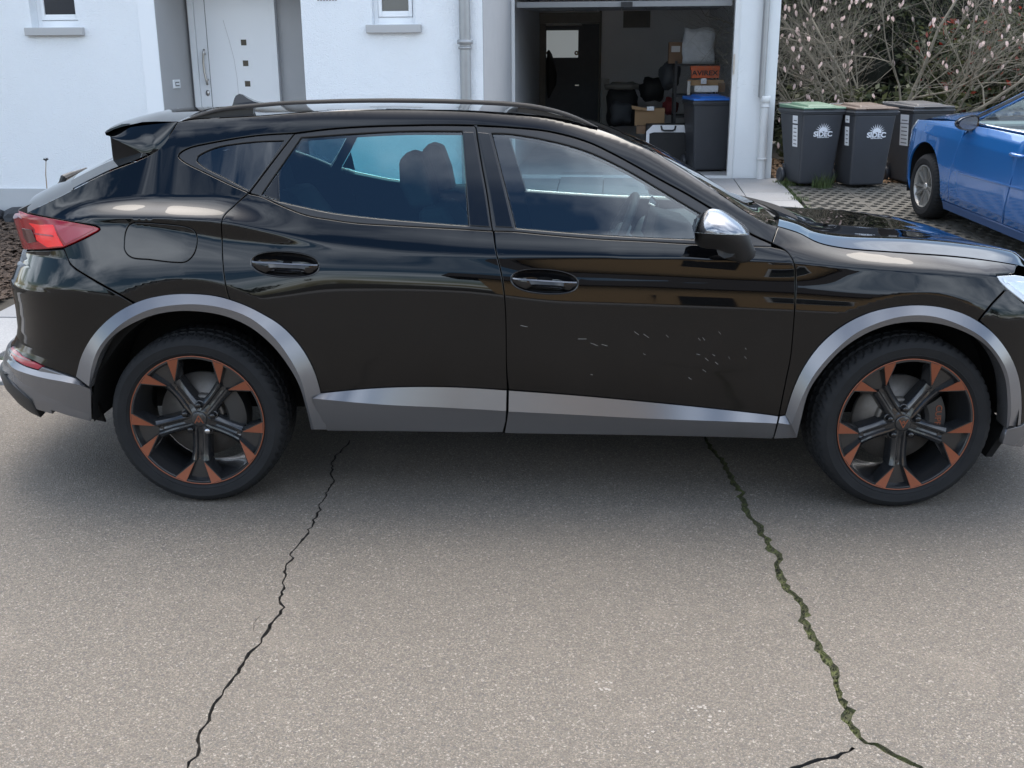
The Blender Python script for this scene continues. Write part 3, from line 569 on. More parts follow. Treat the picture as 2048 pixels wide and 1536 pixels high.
def smooth1(a, sig, axis):
    r = int(sig*3)+1; k = np.exp(-.5*(np.arange(-r, r+1)/sig)**2); k /= k.sum()
    pad = [(0, 0)]*a.ndim; pad[axis] = (r, r); b = np.pad(a, pad, mode='edge')
    return np.apply_along_axis(lambda q: np.convolve(q, k, 'valid'), axis, b)
YA = [(-2.4, .03), (-1.9, .012), (-1.34, 0), (-.9, .014), (-.3, .022), (.4, .022), (.9, .014), (1.34, 0), (1.8, .02), (2.4, .05)]
class Side:
    def base(s, S, Z):
        S = np.asarray(S, float); Z = np.asarray(Z, float); x = S.copy(); y = np.zeros_like(S); nx = np.zeros_like(S); ny = np.ones_like(S); wgt = np.ones_like(S)
        r = S < XR0; g = XR0-S; xr = np.interp(Z, *zip(*ZR)); q = np.interp(g, RL, RX); x = np.where(r, XR0-q*(XR0-xr), x); y = np.where(r, YC*np.interp(g, RL, RY), y)
        nx = np.where(r, np.interp(g, RL, RNX), nx); ny = np.where(r, np.interp(g, RL, RNY), ny); t = np.clip(g/.80, 0, 1); wgt = np.where(r, 1-t*t*(3-2*t), wgt)
        f = S > XF0; g = S-XF0; xf = np.interp(Z, *zip(*ZF)); q = np.interp(g, FL, FX); x = np.where(f, XF0+q*(xf-XF0), x); y = np.where(f, YC*np.interp(g, FL, FY), y)
        nx = np.where(f, -np.interp(g, FL, FNX), nx); ny = np.where(f, np.interp(g, FL, FNY), ny); t = np.clip((g-.25)/.9, 0, 1); wgt = np.where(f, 1-t*t*(3-2*t), wgt)
        y = y+np.interp(x, *zip(*YA))*wgt
        return x, y, nx, ny, wgt
    def conv(s, px, py):
        y = .02
        for _ in range(6):
            P = aty(px, py, y); y = (.02 if P[2] < .95 else .02+.5*(P[2]-.95)) if s.first else .5*y+.5*max(0., s.ylook(P[0], P[2]))
        return P
    def ylook(s, x, z):
        return float(s.P(np.array([x]), np.array([z]))[0, 1])
    def make(s):
        for s.first in (True, False):
            xs, zk, tb, ta = [], [], [], []
            for c, kn in STN:
                kn = kn+[(kn[-1][0]-13, 78)]
                P = [s.conv(c, k[0]) for k in kn]; xs.append(P[5][0]); zk.append([p[2] for p in P]); tb.append([k[1] for k in kn]); ta.append([k[-1] for k in kn])
            sx = np.clip(SG, xs[0], xs[-1]); zk = np.array(zk); tb = np.array(tb, float); ta = np.array(ta, float)
            zk, tb, ta = (smooth1(np.stack([np.interp(sx, xs, q[:, k]) for k in range(q.shape[1])], 1), 5, 0) for q in (zk, tb, ta))
            off = np.zeros((len(SG), len(ZG))); i0 = int((.80-.12)/.004)
            for i in range(len(SG)):
                zz_, tt_ = [.0], [tb[i, 0]]
                for k in range(zk.shape[1]): zz_ += [zk[i, k], zk[i, k]+1e-5]; tt_ += [tb[i, k], ta[i, k]]
                t = np.tan(np.radians(np.interp(ZG, zz_, tt_))); c = np.concatenate([[0], np.cumsum((t[1:]+t[:-1])*.002)]); off[i] = c-c[i0]
            off = smooth1(smooth1(off, 2.5, 0), .8, 1)
            for xc, zc, R0 in ((-1.34, .335, .552), (1.34, .335, .505)):
                Sx, Zx = np.meshgrid(SG, ZG, indexing='ij'); dx, dz = Sx-xc, Zx-zc; r = np.maximum(np.hypot(dx, dz), 1e-3); m = (r < R0) & (dz > -.1)
                k = R0/r; so, zo = xc+dx*k, np.maximum(zc+dz*k, .2); fi = np.clip((so-SG[0])/.01, 0, len(SG)-1.001); fj = np.clip((zo-ZG[0])/.004, 0, len(ZG)-1.001)
                i, j = fi.astype(int), fj.astype(int); a, b = fi-i, fj-j; v = off[i, j]*(1-a)*(1-b)+off[i+1, j]*a*(1-b)+off[i, j+1]*(1-a)*b+off[i+1, j+1]*a*b
                off = np.where(m, v, off)
            off = smooth1(off, .7, 1)
            Sx, Zx = np.meshgrid(SG, ZG, indexing='ij'); x, y, nx, ny, wg = s.base(Sx, Zx)
            s.T = np.stack([x+nx*off*wg, y+ny*off*wg, Zx], 2)
            du = np.gradient(s.T, axis=0); dv = np.gradient(s.T, axis=1); n = np.cross(du, dv); n /= np.maximum(np.linalg.norm(n, axis=2, keepdims=True), 1e-12); s.N = n
        d = s.T-CAM; s.pxy = np.stack([1024+CAM_F*(d@rt)/(d@fw), 768-CAM_F*(d@up)/(d@fw)], 2); s.face = (s.N*d).sum(2) < 0
        s.sub = [(i, j) for i in range(0, len(SG), 3) for j in range(0, len(ZG), 4) if s.face[i, j]]
        s.subp = np.array([s.pxy[i, j] for i, j in s.sub])
    def _bil(s, A, S, Z):
        fi = np.clip((np.asarray(S, float)-SG[0])/.01, 0, len(SG)-1.001); fj = np.clip((np.asarray(Z, float)-ZG[0])/.004, 0, len(ZG)-1.001); i, j = fi.astype(int), fj.astype(int); a, b = (fi-i)[..., None], (fj-j)[..., None]
        return A[i, j]*(1-a)*(1-b)+A[i+1, j]*a*(1-b)+A[i, j+1]*(1-a)*b+A[i+1, j+1]*a*b
    def P(s, S, Z): return s._bil(s.T, S, Z)
    def Nn(s, S, Z): n = s._bil(s.N, S, Z); return n/np.maximum(np.linalg.norm(n, axis=-1, keepdims=True), 1e-9)
    def hit(s, pts):
        out = []
        for p in pts:
            if len(p) == 3: out.append(p[:2]); continue          # (s, z, 'sz') given directly
            k = int(((s.subp-p)**2).sum(1).argmin()); i, j = s.sub[k]; q = np.array([SG[i], ZG[j]])
            for _ in range(12):
                def f(q):
                    P = s.P(np.array([q[0]]), np.array([q[1]]))[0]; return np.array(proj(P))
                f0 = f(q); J = np.stack([(f(q+[.004, 0])-f0)/.004, (f(q+[0, .003])-f0)/.003], 1)
                try: st = np.linalg.solve(J+np.eye(2)*1e-6, np.asarray(p)-f0)
                except Exception: break
                L = np.abs(st).max(); q = q+st*min(1, .03/max(L, 1e-9))*.9
                if L < 2e-4: break
            out.append((float(q[0]), float(q[1])))
        return np.array(out, float)
SD = Side(); SD.make()
REC = {}
def rec(o, v, f, m, nrm, smooth): REC[o.name] = (np.array(v, float), f, m, nrm, smooth); return o
def mkc(name, v, f, m, parent, nrm=None, smooth=True):
    return rec(mk(name, v, f, m, parent, smooth, nrm), v, f, m, nrm, smooth)
def px_outline(segs, step=4): return SD.hit(outline(segs, step))
def panel(name, o2, m, parent, off=0., holes=(), gap=.0018, rim=.0022, deep=.022, gx=.03, gz=.008, lift=None):
    """a pressed panel on the side surface: o2 is its outline in (s, z); rounded edge and folded return"""
    lp = lambda p, d: SD.P(p[:, 0], p[:, 1])-SD.Nn(p[:, 0], p[:, 1])*(d+off)
    o2 = np.asarray(o2); O = inset(o2, gap); I = inset(o2, gap+rim); H = []; HO = []
    for h in holes:
        h = np.asarray(h); h = h if area2(h) > 0 else h[::-1]; HO.append(inset(h, -gap)); H.append(inset(h, -gap-rim))
    P, T = fill(I, H, gx, gz)
    V = lp(P, np.zeros((len(P), 1))); N = SD.Nn(P[:, 0], P[:, 1]); F = []
    nn = np.cross(V[T[:, 1]]-V[T[:, 0]], V[T[:, 2]]-V[T[:, 0]]); fl = (nn*N[T[:, 0]]).sum(1) < 0
    for t, q in zip(T, fl): F.append(tuple(t[::-1]) if q else tuple(t))
    V = list(V); N = list(N)
    for inn, outr in [(I, O)]+list(zip(H, HO)):
        n = len(inn); c3 = lp(inn, 0); o3 = lp(outr, .0018); d3 = lp(outr, deep); nv = SD.Nn(inn[:, 0], inn[:, 1]); dirn = o3-c3; dirn = dirn-nv*(dirn*nv).sum(1, keepdims=True); dirn /= np.maximum(np.linalg.norm(dirn, axis=1, keepdims=True), 1e-9)
        k = len(V); V += list(c3)+list(o3)+list(o3)+list(d3); N += list(nv)+list((nv+dirn)/1.4142)+list((nv*.3+dirn)/1.044)+list(dirn)
        for i in range(n):
            j = (i+1) % n
            for a in (0, 2):
                q = (k+a*n+i, k+a*n+j, k+(a+1)*n+j, k+(a+1)*n+i)
                e = np.cross(np.array(V[q[1]])-V[q[0]], np.array(V[q[3]])-V[q[0]])
                F.append(q if e@N[q[0]] > 0 else q[::-1])
    return mkc(name, V, F, m, parent, np.array(N))
def strip(name, rows, m, parent, flip=None, smooth=False, ang=28):
    """loft through rows of world points (all rows the same length)"""
    nu, nv = len(rows), len(rows[0]); V = np.array([p for r in rows for p in r]); F = grid_faces(nu, nv)
    q = F[len(F)//2]; e = np.cross(V[q[1]]-V[q[0]], V[q[3]]-V[q[0]])
    if (e@(CAM-V[q[0]]) < 0) if flip is None else flip: F = [t[::-1] for t in F]
    o = mkc(name, V, F, m, parent, None, smooth)
    if not smooth: smooth_by_angle(o, ang)
    return o
def resamp(pts, n):
    p = np.array(spline(pts, 2.0)); L = np.concatenate([[0], np.cumsum(np.linalg.norm(np.diff(p, axis=0), axis=1))]); t = np.linspace(0, L[-1], n)
    return np.stack([np.interp(t, L, p[:, k]) for k in range(p.shape[1])], 1)
def pushed(pts, n, d):   # traced line -> world points standing d proud of the side surface
    out = []
    for p in resamp(pts, n):
        h = SD.hit([p])[0]; P = SD.P(h[:1], h[1:])[0]; y = P[1]-d
        for _ in range(2): P = aty(p[0], p[1], y)
        out.append(P)
    return np.array(out)

# ---------------------------------------------------------------- materials
q = mat('car_paint', (.0015, .0017, .0022), .12, coat=1., spec=.0); q.b.inputs['Coat IOR'].default_value = 1.48
v = q.coord(); g = q.n('ShaderNodeSeparateXYZ'); q.l(v, g.inputs[0])
low = q.gray(g.outputs[2], .85, .35); n1 = q.noise(v, 5.5, 6, .62); n2 = q.noise(v, 210, 2); n3 = q.noise(v, 1.3, 3)
dust = q.math('MULTIPLY', q.math('MULTIPLY', low, q.gray(n1, .45, .72)), q.gray(n2, .38, .66)); film = q.math('MULTIPLY', q.gray(n3, .4, .75, .0, .005), 1.)
dm = q.math('ADD', q.math('MULTIPLY', dust, .055), q.math('MULTIPLY', film, 1.)); q.color(q.mix(dm, (.0015, .0017, .0022), (.21, .19, .17)))
q.l(q.gray(dm, 0, .25, .1, .5), q.b.inputs['Roughness']); q.l(q.gray(q.math('MULTIPLY', low, q.gray(n1, .25, .6, .5, 1.)), 0., 1., .015, .16), q.b.inputs['Coat Roughness']); q.l(q.gray(dm, 0, .35, 1, .35), q.b.inputs['Coat Weight'])
q = mat('gloss_black', (.006, .006, .007), .06, coat=.3, spec=.4)
q = mat('satin_black', (.016, .016, .017), .38)
q = mottled('black_plastic', (.018, .018, .019), .55, .2, 30, .15, 300)
q = mat('dark_grey_trim', (.2, .2, .208), .24, metal=.6); v = q.coord(); f = q.noise(v, 14, 5); f2 = q.noise(v, 160, 2)
dd = q.math('MULTIPLY', q.gray(f, .42, .7), q.gray(f2, .4, .65)); q.color(q.mix(q.math('MULTIPLY', dd, .06), (.19, .19, .2), (.15, .14, .125)))
mat('rail_black', (.008, .008, .009), .65, spec=.12); mat('seal_rubber', (.008, .008, .008), .7); mat('shell_black', (.006, .006, .006), .85, spec=.2); mat('liner', (.012, .012, .012), .9, spec=.15)
mat('silver_trim', (.45, .45, .46), .25, metal=1.); mat('mirror_silver', (.23, .235, .25), .2, metal=.8, coat=.3)
mat('red_lens', (.24, .004, .010), .15, coat=.25); mat('red_bright', (.80, .010, .014), .2, coat=.15); mat('red_dark', (.06, .003, .005), .15, coat=.8); mat('red_pink', (.30, .022, .04), .2, coat=.3)
mat('scratch', (.36, .35, .33), .7); mat('handle_line', (.16, .16, .17), .25, metal=.8)
q = mat('copper', (.24, .078, .042), .38, metal=.5)
q = mat('rim_black', (.016, .0165, .018), .24, coat=.4)
q = mat('tyre_rubber', (.016, .0165, .018), .75, spec=.18); v = q.coord(); q.color(q.mix(q.noise(v, 18, 5), (.011, .0115, .0125), (.021, .0215, .023))); q.bump(q.noise(v, 260, 2), .25, .002)
q = mat('disc_steel', (.16, .15, .14), .5, metal=.7); v = q.coord(); q.color(q.mix(q.noise(v, 26, 4), (.09, .08, .07), (.20, .19, .18)))
mottled('caliper_black', (.02, .02, .02), .45); mat('interior_dark', (.02, .021, .023), .75); mat('interior_grey', (.09, .095, .1), .6); mat('seat_cloth', (.028, .029, .033), .85)
mat('lamp_clear', (.55, .6, .65), .08, coat=1.); mat('lamp_inner', (.75, .8, .85), .15, metal=.4)
def glassmat(name, tint, refl=1.0):
    m = bpy.data.materials.new(name); m.use_nodes = True; MAT[name] = m; t = m.node_tree; t.nodes.clear()
    tr = t.nodes.new('ShaderNodeBsdfTransparent'); tr.inputs[0].default_value = (*tint, 1); gl = t.nodes.new('ShaderNodeBsdfGlossy'); gl.inputs['Roughness'].default_value = .015; gl.inputs[0].default_value = (1, 1, 1, 1)
    lw = t.nodes.new('ShaderNodeFresnel'); lw.inputs[0].default_value = 1.62; mx = t.nodes.new('ShaderNodeMixShader'); ou = t.nodes.new('ShaderNodeOutputMaterial'); mu = t.nodes.new('ShaderNodeMath'); mu.operation = 'MULTIPLY'; mu.inputs[1].default_value = refl
    t.links.new(lw.outputs[0], mu.inputs[0]); t.links.new(mu.outputs[0], mx.inputs[0]); t.links.new(tr.outputs[0], mx.inputs[1]); t.links.new(gl.outputs[0], mx.inputs[2]); t.links.new(mx.outputs[0], ou.inputs[0])
glassmat('window_tint', (.40, .70, .74), 1.6); glassmat('window_clear', (.74, .90, .92), 1.6); glassmat('quarter_tint', (.12, .16, .2), 1.4); glassmat('pane_glass', (.5, .55, .58), 1.3)

# ---------------------------------------------------------------- traced lines (pixels of the photograph)
T_hatch = [(54,426),(70,417),(125,390),(175,364),(225,340),(275,321),(295,312)]
T_spcut = [(295,312),(312,302),(325,290),(342,265),(355,244)]
T_roof = [(355,244),(387,238),(440,235),(512,231.5),(570,227),(634,222),(710,219.5),(787,218.5),(870,219),(949,221),(1024,226),(1099,234),(1149,243),(1196,256),(1228,268),(1261,283)]
T_apil = [(1261,283),(1299,299),(1349,326),(1399,358),(1449,393),(1499,427),(1530,445),(1556,452)]
T_gap = [(1544,486),(1500,466),(1449,432),(1424,417),(1374,387),(1324,360),(1274,332),(1224,305),(1174,282),(1099,262),(1024,254),(949,250),(880,249),(812,250),(740,252),(662,257),(589,266)]
T_qdlo = [(589,266),(512,271),(425,285),(380,295),(362,304),(356,312),(367,323),(410,345),(462,370),(497,385)]
T_rcut = [(497,386),(470,410),(445,437),(444,480),(447,542),(452,575),(460,602)]
A_ro = [(152,753),(162,715),(180,680),(205,650),(240,622),(287,600),(337,590),(387,588.5),(437,594),(487,610),(522,627),(562,652),(599,691),(624,733),(639,777),(648,825),(654,859)]
A_rm = [(178,773),(183,735),(197,697),(225,663),(256,639),(300,619),(350,610),(400,609),(450,617),(500,636),(549,676),(587,729),(604,766),(612,799),(620,830),(628,859)]
A_ri = [(180,776),(187,747),(201,706),(222,676),(250,655),(300,632),(350,622.5),(400,623),(450,632),(500,654),(544,690),(577,732),(599,772),(610,808),(617,835),(622,859)]
A_fo = [(1571,830),(1586,782),(1608,735),(1641,690),(1686,652),(1736,627),(1786,615),(1836,611),(1886,616),(1936,632),(1981,662),(2011,697),(2031,735),(2041,775),(2043,825),(2041,850)]
A_fm = [(1583,850),(1602,800),(1628,750),(1666,705),(1711,667),(1761,644),(1811,632),(1861,632),(1911,646),(1961,672),(1993,705),(2013,740),(2020,775),(2022,805),(2022,830),(2018,852)]
A_fi = [(1594,874),(1602,838),(1618,782),(1648,737),(1686,697),(1736,665),(1786,648),(1836,643.5),(1886,649),(1936,667),(1973,692),(1998,725),(2011,760),(2015,800),(2015,830),(2013,857)]
def between(line, a, b, d=0):     # part of a traced line between two pixel columns, moved d pixels toward the wheel
    p = np.array(line, float); x = np.linspace(a, b, 26); y = np.interp(x, p[:, 0], p[:, 1]); return [(float(i), float(j)+d) for i, j in zip(x, y)]
T_seam = [(127,496),(140,527),(152,538),(195,564),(240,589),(270,606)]
T_tl_low = [(50,500),(97,499),(127,496),(150,486),(175,474),(197,462)]
T_tl_up = [(199,456),(192,452),(150,445),(100,436),(54,426)]
T_belt_r = [(500,388),(522,393),(560,410),(612,430),(662,439),(712,446),(790,451),(862,455),(920,458),(986,462)]
T_belt_f = [(988,462),(1024,463),(1100,470),(1199,478),(1300,483),(1384,488),(1470,491),(1544,493)]
T_dgap = [(986,462),(992,502),(1004,555),(1011,622),(1013,735),(1015,779)]
T_bgap = [(951,250),(962,320),(974,387),(984,455),(986,462)]
T_clad_r = [(1015,780),(950,777),(887,774),(812,774),(737,778),(639,787)]
T_clad_f = [(1558,833),(1536,830),(1400,815),(1274,802),(1140,790),(1017,780)]
T_fcut = [(1544,486),(1573,502),(1586,520),(1590,537),(1590,605),(1587,655),(1581,717),(1573,757),(1558,833)]
T_shut = [(1556,452),(1580,459),(1600,466),(1636,484),(1686,495),(1786,503),(1911,512),(1990,522),(2036,530)]

CAR = thing('crossover_car', 'black crossover car with copper-tipped wheels and grey wheel arches, parked on the road', 'car', (0, YC, 0))
NEAR = []
def near(o): NEAR.append(o); return o
# flank, roof side and screen pillar: one pressing
arch_r = [(p[0], p[1]) for p in between(A_ro, 460, 270, 9)]
qo = px_outline([T_hatch, T_spcut, T_roof, T_apil, [(1556,452),(1544,486)], T_gap, T_qdlo, T_rcut, [(460,602)]+arch_r+[(270,606)], T_seam[::-1], T_tl_low[2:], [(197,462),(200,459),(199,456)], T_tl_up])
fuel = px_outline([[(270,445),(312,447),(375,455),(389,463),(394,480),(388,507),(372,523),(350,524.5),(300,519),(262,514),(250,501),(249,485),(252,463),(259,450),(270,445)]], 3)
near(panel('side_panel', qo, 'car_paint', CAR, holes=[fuel]))
near(panel('fuel_flap', fuel, 'car_paint', CAR, gap=.0009, rim=.0018))
# doors
FD = [(p[0], p[1]) for p in between(A_ro, 639, 460, 9)]
rd = px_outline([[(497,386),(500,388)], T_belt_r, T_dgap, T_clad_r, [(639,787)]+FD+[(460,602)], T_rcut[::-1]])
def hring(cx, cy, w_, h_, slope, n=36): return [(cx+w_*math.copysign(abs(math.cos(t))**.9, math.cos(t)), cy+h_*math.copysign(abs(math.sin(t))**.8, math.sin(t))+slope*w_*math.cos(t)) for t in np.linspace(0, 2*math.pi, n, endpoint=False)]
HR, HF = (570.5, 529, 67.5, 25, .052), (1089.5, 563, 66, 24, .064)
rear_door = near(panel('rear_door', rd, 'car_paint', CAR, holes=[SD.hit(hring(*HR))]))
fd = px_outline([T_belt_f, [(1544,493)]+T_fcut[1:], T_clad_f, [(1017,780)]+T_dgap[::-1][1:-1]+[(988,462)]])
front_door = near(panel('front_door', fd, 'car_paint', CAR, holes=[SD.hit(hring(*HF))]))
def frame(name, o2, hole, m, parent, off): return near(panel(name, o2, m, parent, off=off, holes=[hole], gap=.002, rim=.004, gx=.03, gz=.03, deep=.03))
G_r = px_outline([[(602,275),(712,267),(812,262),(924,262)], [(924,262),(929,340),(937,450)], [(937,450),(887,446.5),(762,436),(662,424),(599,411),(559,402)], [(559,402),(522,389)], [(522,389),(602,275)]])
fo = px_outline([T_gap[11:], [(589,266),(545,323),(497,386)], [(497,386)]+T_belt_r[1:], T_bgap[::-1], [(951,250),(949,250)]])
frame('window_frame', fo, G_r, 'satin_black', rear_door, .004)
near(panel('window_glass', G_r, 'window_tint', rear_door, off=.010, gap=0, deep=.001, gz=.03))
near(panel('pillar_cover', px_outline([[(926,263),(948,263)], [(948,263),(960,325),(971,387),(981,455)], [(981,455),(939,452)], [(939,452),(931,340),(926,263)]]), 'gloss_black', rear_door, off=-.001, deep=.006, gz=.03))
fixed = px_outline([[(524,389),(557,342)], [(557,342),(559.5,401)], [(559.5,401),(524,389)]], 3); near(panel('corner_pane', fixed, 'gloss_black', rear_door, off=.006, deep=.004, gz=.03))
G_f = px_outline([[(984,266),(1024,268),(1099,281),(1174,302),(1249,337),(1324,381),(1374,411),(1440,450),(1490,481)], [(1490,481),(1384,477),(1274,472.5),(1149,464.5),(1032,455)], [(1032,455),(1012,375),(984,266)]])
fo = px_outline([T_bgap, [(986,462)]+T_belt_f[1:], [(1544,493),(1544,486)], T_gap[:12], [(949,250),(951,250)]])
frame('window_frame', fo, G_f, 'satin_black', front_door, .004)
near(panel('window_glass', G_f, 'window_clear', front_door, off=.010, gap=0, deep=.001, gz=.03))
near(panel('pillar_cover', px_outline([[(954,263),(980,266)], [(980,266),(1008,375),(1027,456)], [(1027,456),(990,454)], [(990,454),(979,387),(967,320),(954,263)]]), 'gloss_black', front_door, off=-.001, deep=.006, gz=.03))
# quarter window
qg = px_outline([[(566,281),(512,283),(437,293),(410,303),(395,312),(392,319),(405,332),(450,355),(497,380)], [(497,380),(530,335),(566,281)]])
qf = px_outline([T_qdlo, [(497,385),(545,322),(589,266)]])
qfr = near(panel('quarter_window', qf, 'satin_black', CAR, off=.003, holes=[qg], gx=.03, gz=.03)); near(panel('pane', qg, 'quarter_tint', qfr, off=.009, gap=0, deep=.001, gz=.03))
# front wing, headlamp, bumper corners
aw = [(p[0], p[1]) for p in between(A_fo, 1957, 1573, 9)]
wing = px_outline([T_shut, [(2036,530),(2030,546)], [(2030,546),(1993,549)], [(1993,549),(2000,562),(2013,577)], [(2013,577),(1985,606),(1957,640)], [(1957,640)]+aw+[(1573,840)], [(1573,840),(1558,833)], T_fcut[::-1], [(1544,486),(1556,452)]])
near(panel('front_wing', wing, 'car_paint', CAR))
sz = lambda s_, z_: (s_, z_, 1.)
def poly_sz(pts): return np.array([p[:2] if len(p) == 3 else SD.hit([p])[0] for p in pts], float)
hl = poly_sz([(1994,551),(2000,563),(2014,577),(2048,604)]+[sz(2.05,.74),sz(2.25,.76),sz(2.25,.80),sz(2.05,.85)]+[(2048,552),(2030,549)])
hlo = near(panel('headlamp', hl, 'lamp_clear', CAR, gx=.04, gz=.02)); near(panel('light_bar', inset(hl, .022), 'lamp_inner', hlo, off=-.0015, deep=.004, gx=.04, gz=.02))
A_end = [(p[0], p[1]) for p in A_fo if p[0] > 1957]
fb = poly_sz([(2014,579),(1987,606),(1959,641)]+[(x, y) for x, y in A_end]+[sz(1.95,.36),sz(2.3,.36),sz(S1,.36),sz(S1,.80),sz(2.3,.79),sz(2.25,.75),sz(2.05,.73),(2048,607)])
near(panel('front_bumper', fb, 'car_paint', CAR, gx=.03, gz=.012))
fl = poly_sz([(2041,851),(2013,858),(2002,888)]+[sz(1.95,.20),sz(S1,.20),sz(S1,.355),sz(1.95,.355)])
near(panel('front_lip', fl, 'dark_grey_trim', CAR, off=-.004, gx=.03, gz=.02))
near(panel('grille', poly_sz([sz(2.36,.42),sz(S1,.42),sz(S1,.74),sz(2.36,.72)]), 'black_plastic', CAR, off=-.003, gx=.04, gz=.03))
# rear: bumper, tail lamp, lower cladding, reflector
rb = poly_sz([sz(S0,.87),sz(-2.05,.90),(51,502),(75,501),(97,500.5),(127,498),(140,528),(152,539.5),(195,566),(240,591),(268,608)]+[(x, y) for x, y in between(A_ro, 262, 154, 9)]+[(152,755),(120,744),(86,732),(66,722),(45,711),(27,693),sz(-2.0,.545),sz(S0,.545)])
near(panel('rear_bumper', rb, 'car_paint', CAR, gz=.01, gx=.02))
tl = poly_sz([sz(-2.35,.955),(51,500),(75,499.5),(97,498.5),(127,495.5),(150,485.5),(175,473.5),(196,462.5),(199,459),(197,455.5),(188,452),(150,445),(100,436),(54,427),(38,421),sz(-2.1,1.085),sz(-2.35,1.08)])
tlo = near(panel('tail_lamp', tl, 'red_lens', CAR, off=-.004, gx=.02, gz=.01)); LT = dict(off=-.0065, gap=.0, rim=.001, deep=.002, gx=.02, gz=.01)
near(panel('reflector_band', poly_sz([(60,446),(108,450),(116,470),(129,492),(97,495),(75,480),(72,458)]), 'red_bright', tlo, **LT))
near(panel('dark_segment', poly_sz([(47,456),(66,459),(76,483),(60,486),(52,475)]), 'red_dark', tlo, **{**LT, 'off': -.0085}))
near(panel('clear_tip', poly_sz([(112,450),(150,453),(190,458),(170,470),(133,488),(120,470)]), 'red_pink', tlo, **LT))
near(panel('light_stripe', poly_sz([(70,465),(108,470),(110,474),(74,469)]), 'red_pink', tlo, **{**LT, 'off': -.009}))
near(panel('tailgate_lower', poly_sz([sz(S0,.875),sz(-2.06,.905),sz(-2.36,.95),sz(-2.36,1.08),sz(-2.1,1.09),sz(S0,1.09)][:2]+[sz(-2.36,.95),sz(-2.36,1.08),sz(S0,1.08)]), 'car_paint', CAR, gx=.03, gz=.012))
ct = [(15,702),(22,717),(45,731),(77,741),(110,746),(150,757),(179,775)]
def lofted(name, lines, n, m, parent=CAR, **k): return near(strip(name, [pushed(l, n, d) for l, d in lines], m, parent, **k))
rr = near(panel('reflector', poly_sz([(22,698),(27,692),(45,711),(66,722),(86,732),(77,740),(50,732),(30,721),(22,709)]), 'red_pink', CAR, off=-.003, gx=.02, gz=.01))
lower = poly_sz([sz(S0,.545),sz(-2.0,.54),(22,698),(23,710),(31,722),(50,733),(77,741),(86,733),(120,745),(152,756),(180,776),(183,800),(183,842),(160,836),(137,830),(105,820),sz(-1.95,.33),sz(S0,.33)])
near(panel('rear_cladding', lower, 'dark_grey_trim', CAR, off=-.006, gx=.02, gz=.01))
near(strip('bumper_ridge', [pushed([(24,711),(31,722),(50,733),(77,741.5),(110,748),(150,757),(180,776)], 24, .007), pushed([(14,722),(26,736),(50,746),(87,756),(130,764),(165,772),(181,779)], 24, .034), pushed([(16,738),(40,770),(75,800),(110,818),(140,828),(165,835),(183,840)], 24, .004)], 'dark_grey_trim', CAR, ang=15))
near(panel('rear_diffuser', poly_sz([sz(S0,.46),sz(-2.15,.455),(13,745),(33,768),(55,788),(66,797),sz(-2.06,.305),sz(S0,.28)]), 'black_plastic', CAR, off=-.014, gx=.02, gz=.012))
# grey wheel arch and sill trims: lofted with a ridge, proud of the body
def arch_trim(o, m_, i, n=64):
    a = pushed(o, n, .003); b = pushed(o, n, .008); c = pushed(m_, n, .036); d = pushed(i, n, .026); e = d+np.array([0, .10, 0]); return near(strip('wheel_arch_trim', [a, b, c, d, e], 'dark_grey_trim', CAR, ang=24))
arch_trim(A_ro, A_rm, A_ri); arch_trim(A_fo, A_fm, A_fi)
def sill(top, ridge, facet, bot, parent):
    n = 30; a = pushed(top, n, .0); b = pushed(top, n, .006); c = pushed(ridge, n, .034); d = pushed(facet, n, .014); e = pushed(bot, n, .0); f = e+np.array([0, .1, .01]); return near(strip('sill_trim', [a, b, c, d, e, f], 'dark_grey_trim', parent, ang=12))
sill([(641,787),(737,778),(812,774.5),(887,774.5),(950,777),(1013,781)], [(625,797),(762,809),(887,815),(1012,822)], [(640,842),(760,843),(860,836),(940,838),(1011,842)], [(655,861),(760,862),(860,863),(940,864),(1005,864)], rear_door)
sill([(1018,781.5),(1140,790.5),(1274,802.5),(1400,815),(1536,830),(1556,833)], [(1017,823),(1140,829),(1274,836),(1400,841),(1536,846),(1553,847)], [(1014,842),(1140,848),(1274,855),(1449,864),(1548,868)], [(1010,866),(1140,868),(1274,870),(1449,874),(1545,877)], front_door)
near(strip('sill_end', [pushed([(1560,833),(1572,831)], 6, .006), pushed([(1557,846),(1584,850)], 6, .026), pushed([(1548,877),(1594,875)], 6, .012)], 'dark_grey_trim', CAR, ang=15))
# inner shell behind the gaps, with the openings of windows and wheels left free
def circ(xc, zc, r, n=40): return np.array([(xc+r*math.cos(t), zc+r*math.sin(t)) for t in np.linspace(0, 2*math.pi, n, endpoint=False)])
sh = np.array([(-2.02,.30),(-1.77,.28),(-1.74,.45)]+[(-1.30+.44*math.cos(t), .335+.44*math.sin(t)) for t in np.linspace(R(165), R(8), 30)]+[(-.84,.25),(.88,.25)]+[(1.34+.41*math.cos(t), .335+.41*math.sin(t)) for t in np.linspace(R(172), R(5), 30)]+[(1.80,.30),(2.30,.30),(2.30,.78),(1.75,.86),(1.62,.885)])
top = px_outline([[(1990,524),(1786,505),(1686,497),(1600,468),(1556,454)], T_apil[::-1][:-1]+[(1261,285)], T_roof[::-1], T_spcut[::-1], T_hatch[::-1]], 8)
sh = np.concatenate([sh, top, [(-2.1, 1.07)]]); sh = sh[np.concatenate([[True], np.linalg.norm(np.diff(sh, axis=0), axis=1) > .004])]
near(panel('inner_shell', sh, 'shell_black', CAR, off=.034, holes=[inset(G_r, -.0), inset(G_f, -.0), inset(qg, -.0)], gap=.003, rim=.002, deep=.01, gx=.05, gz=.02))
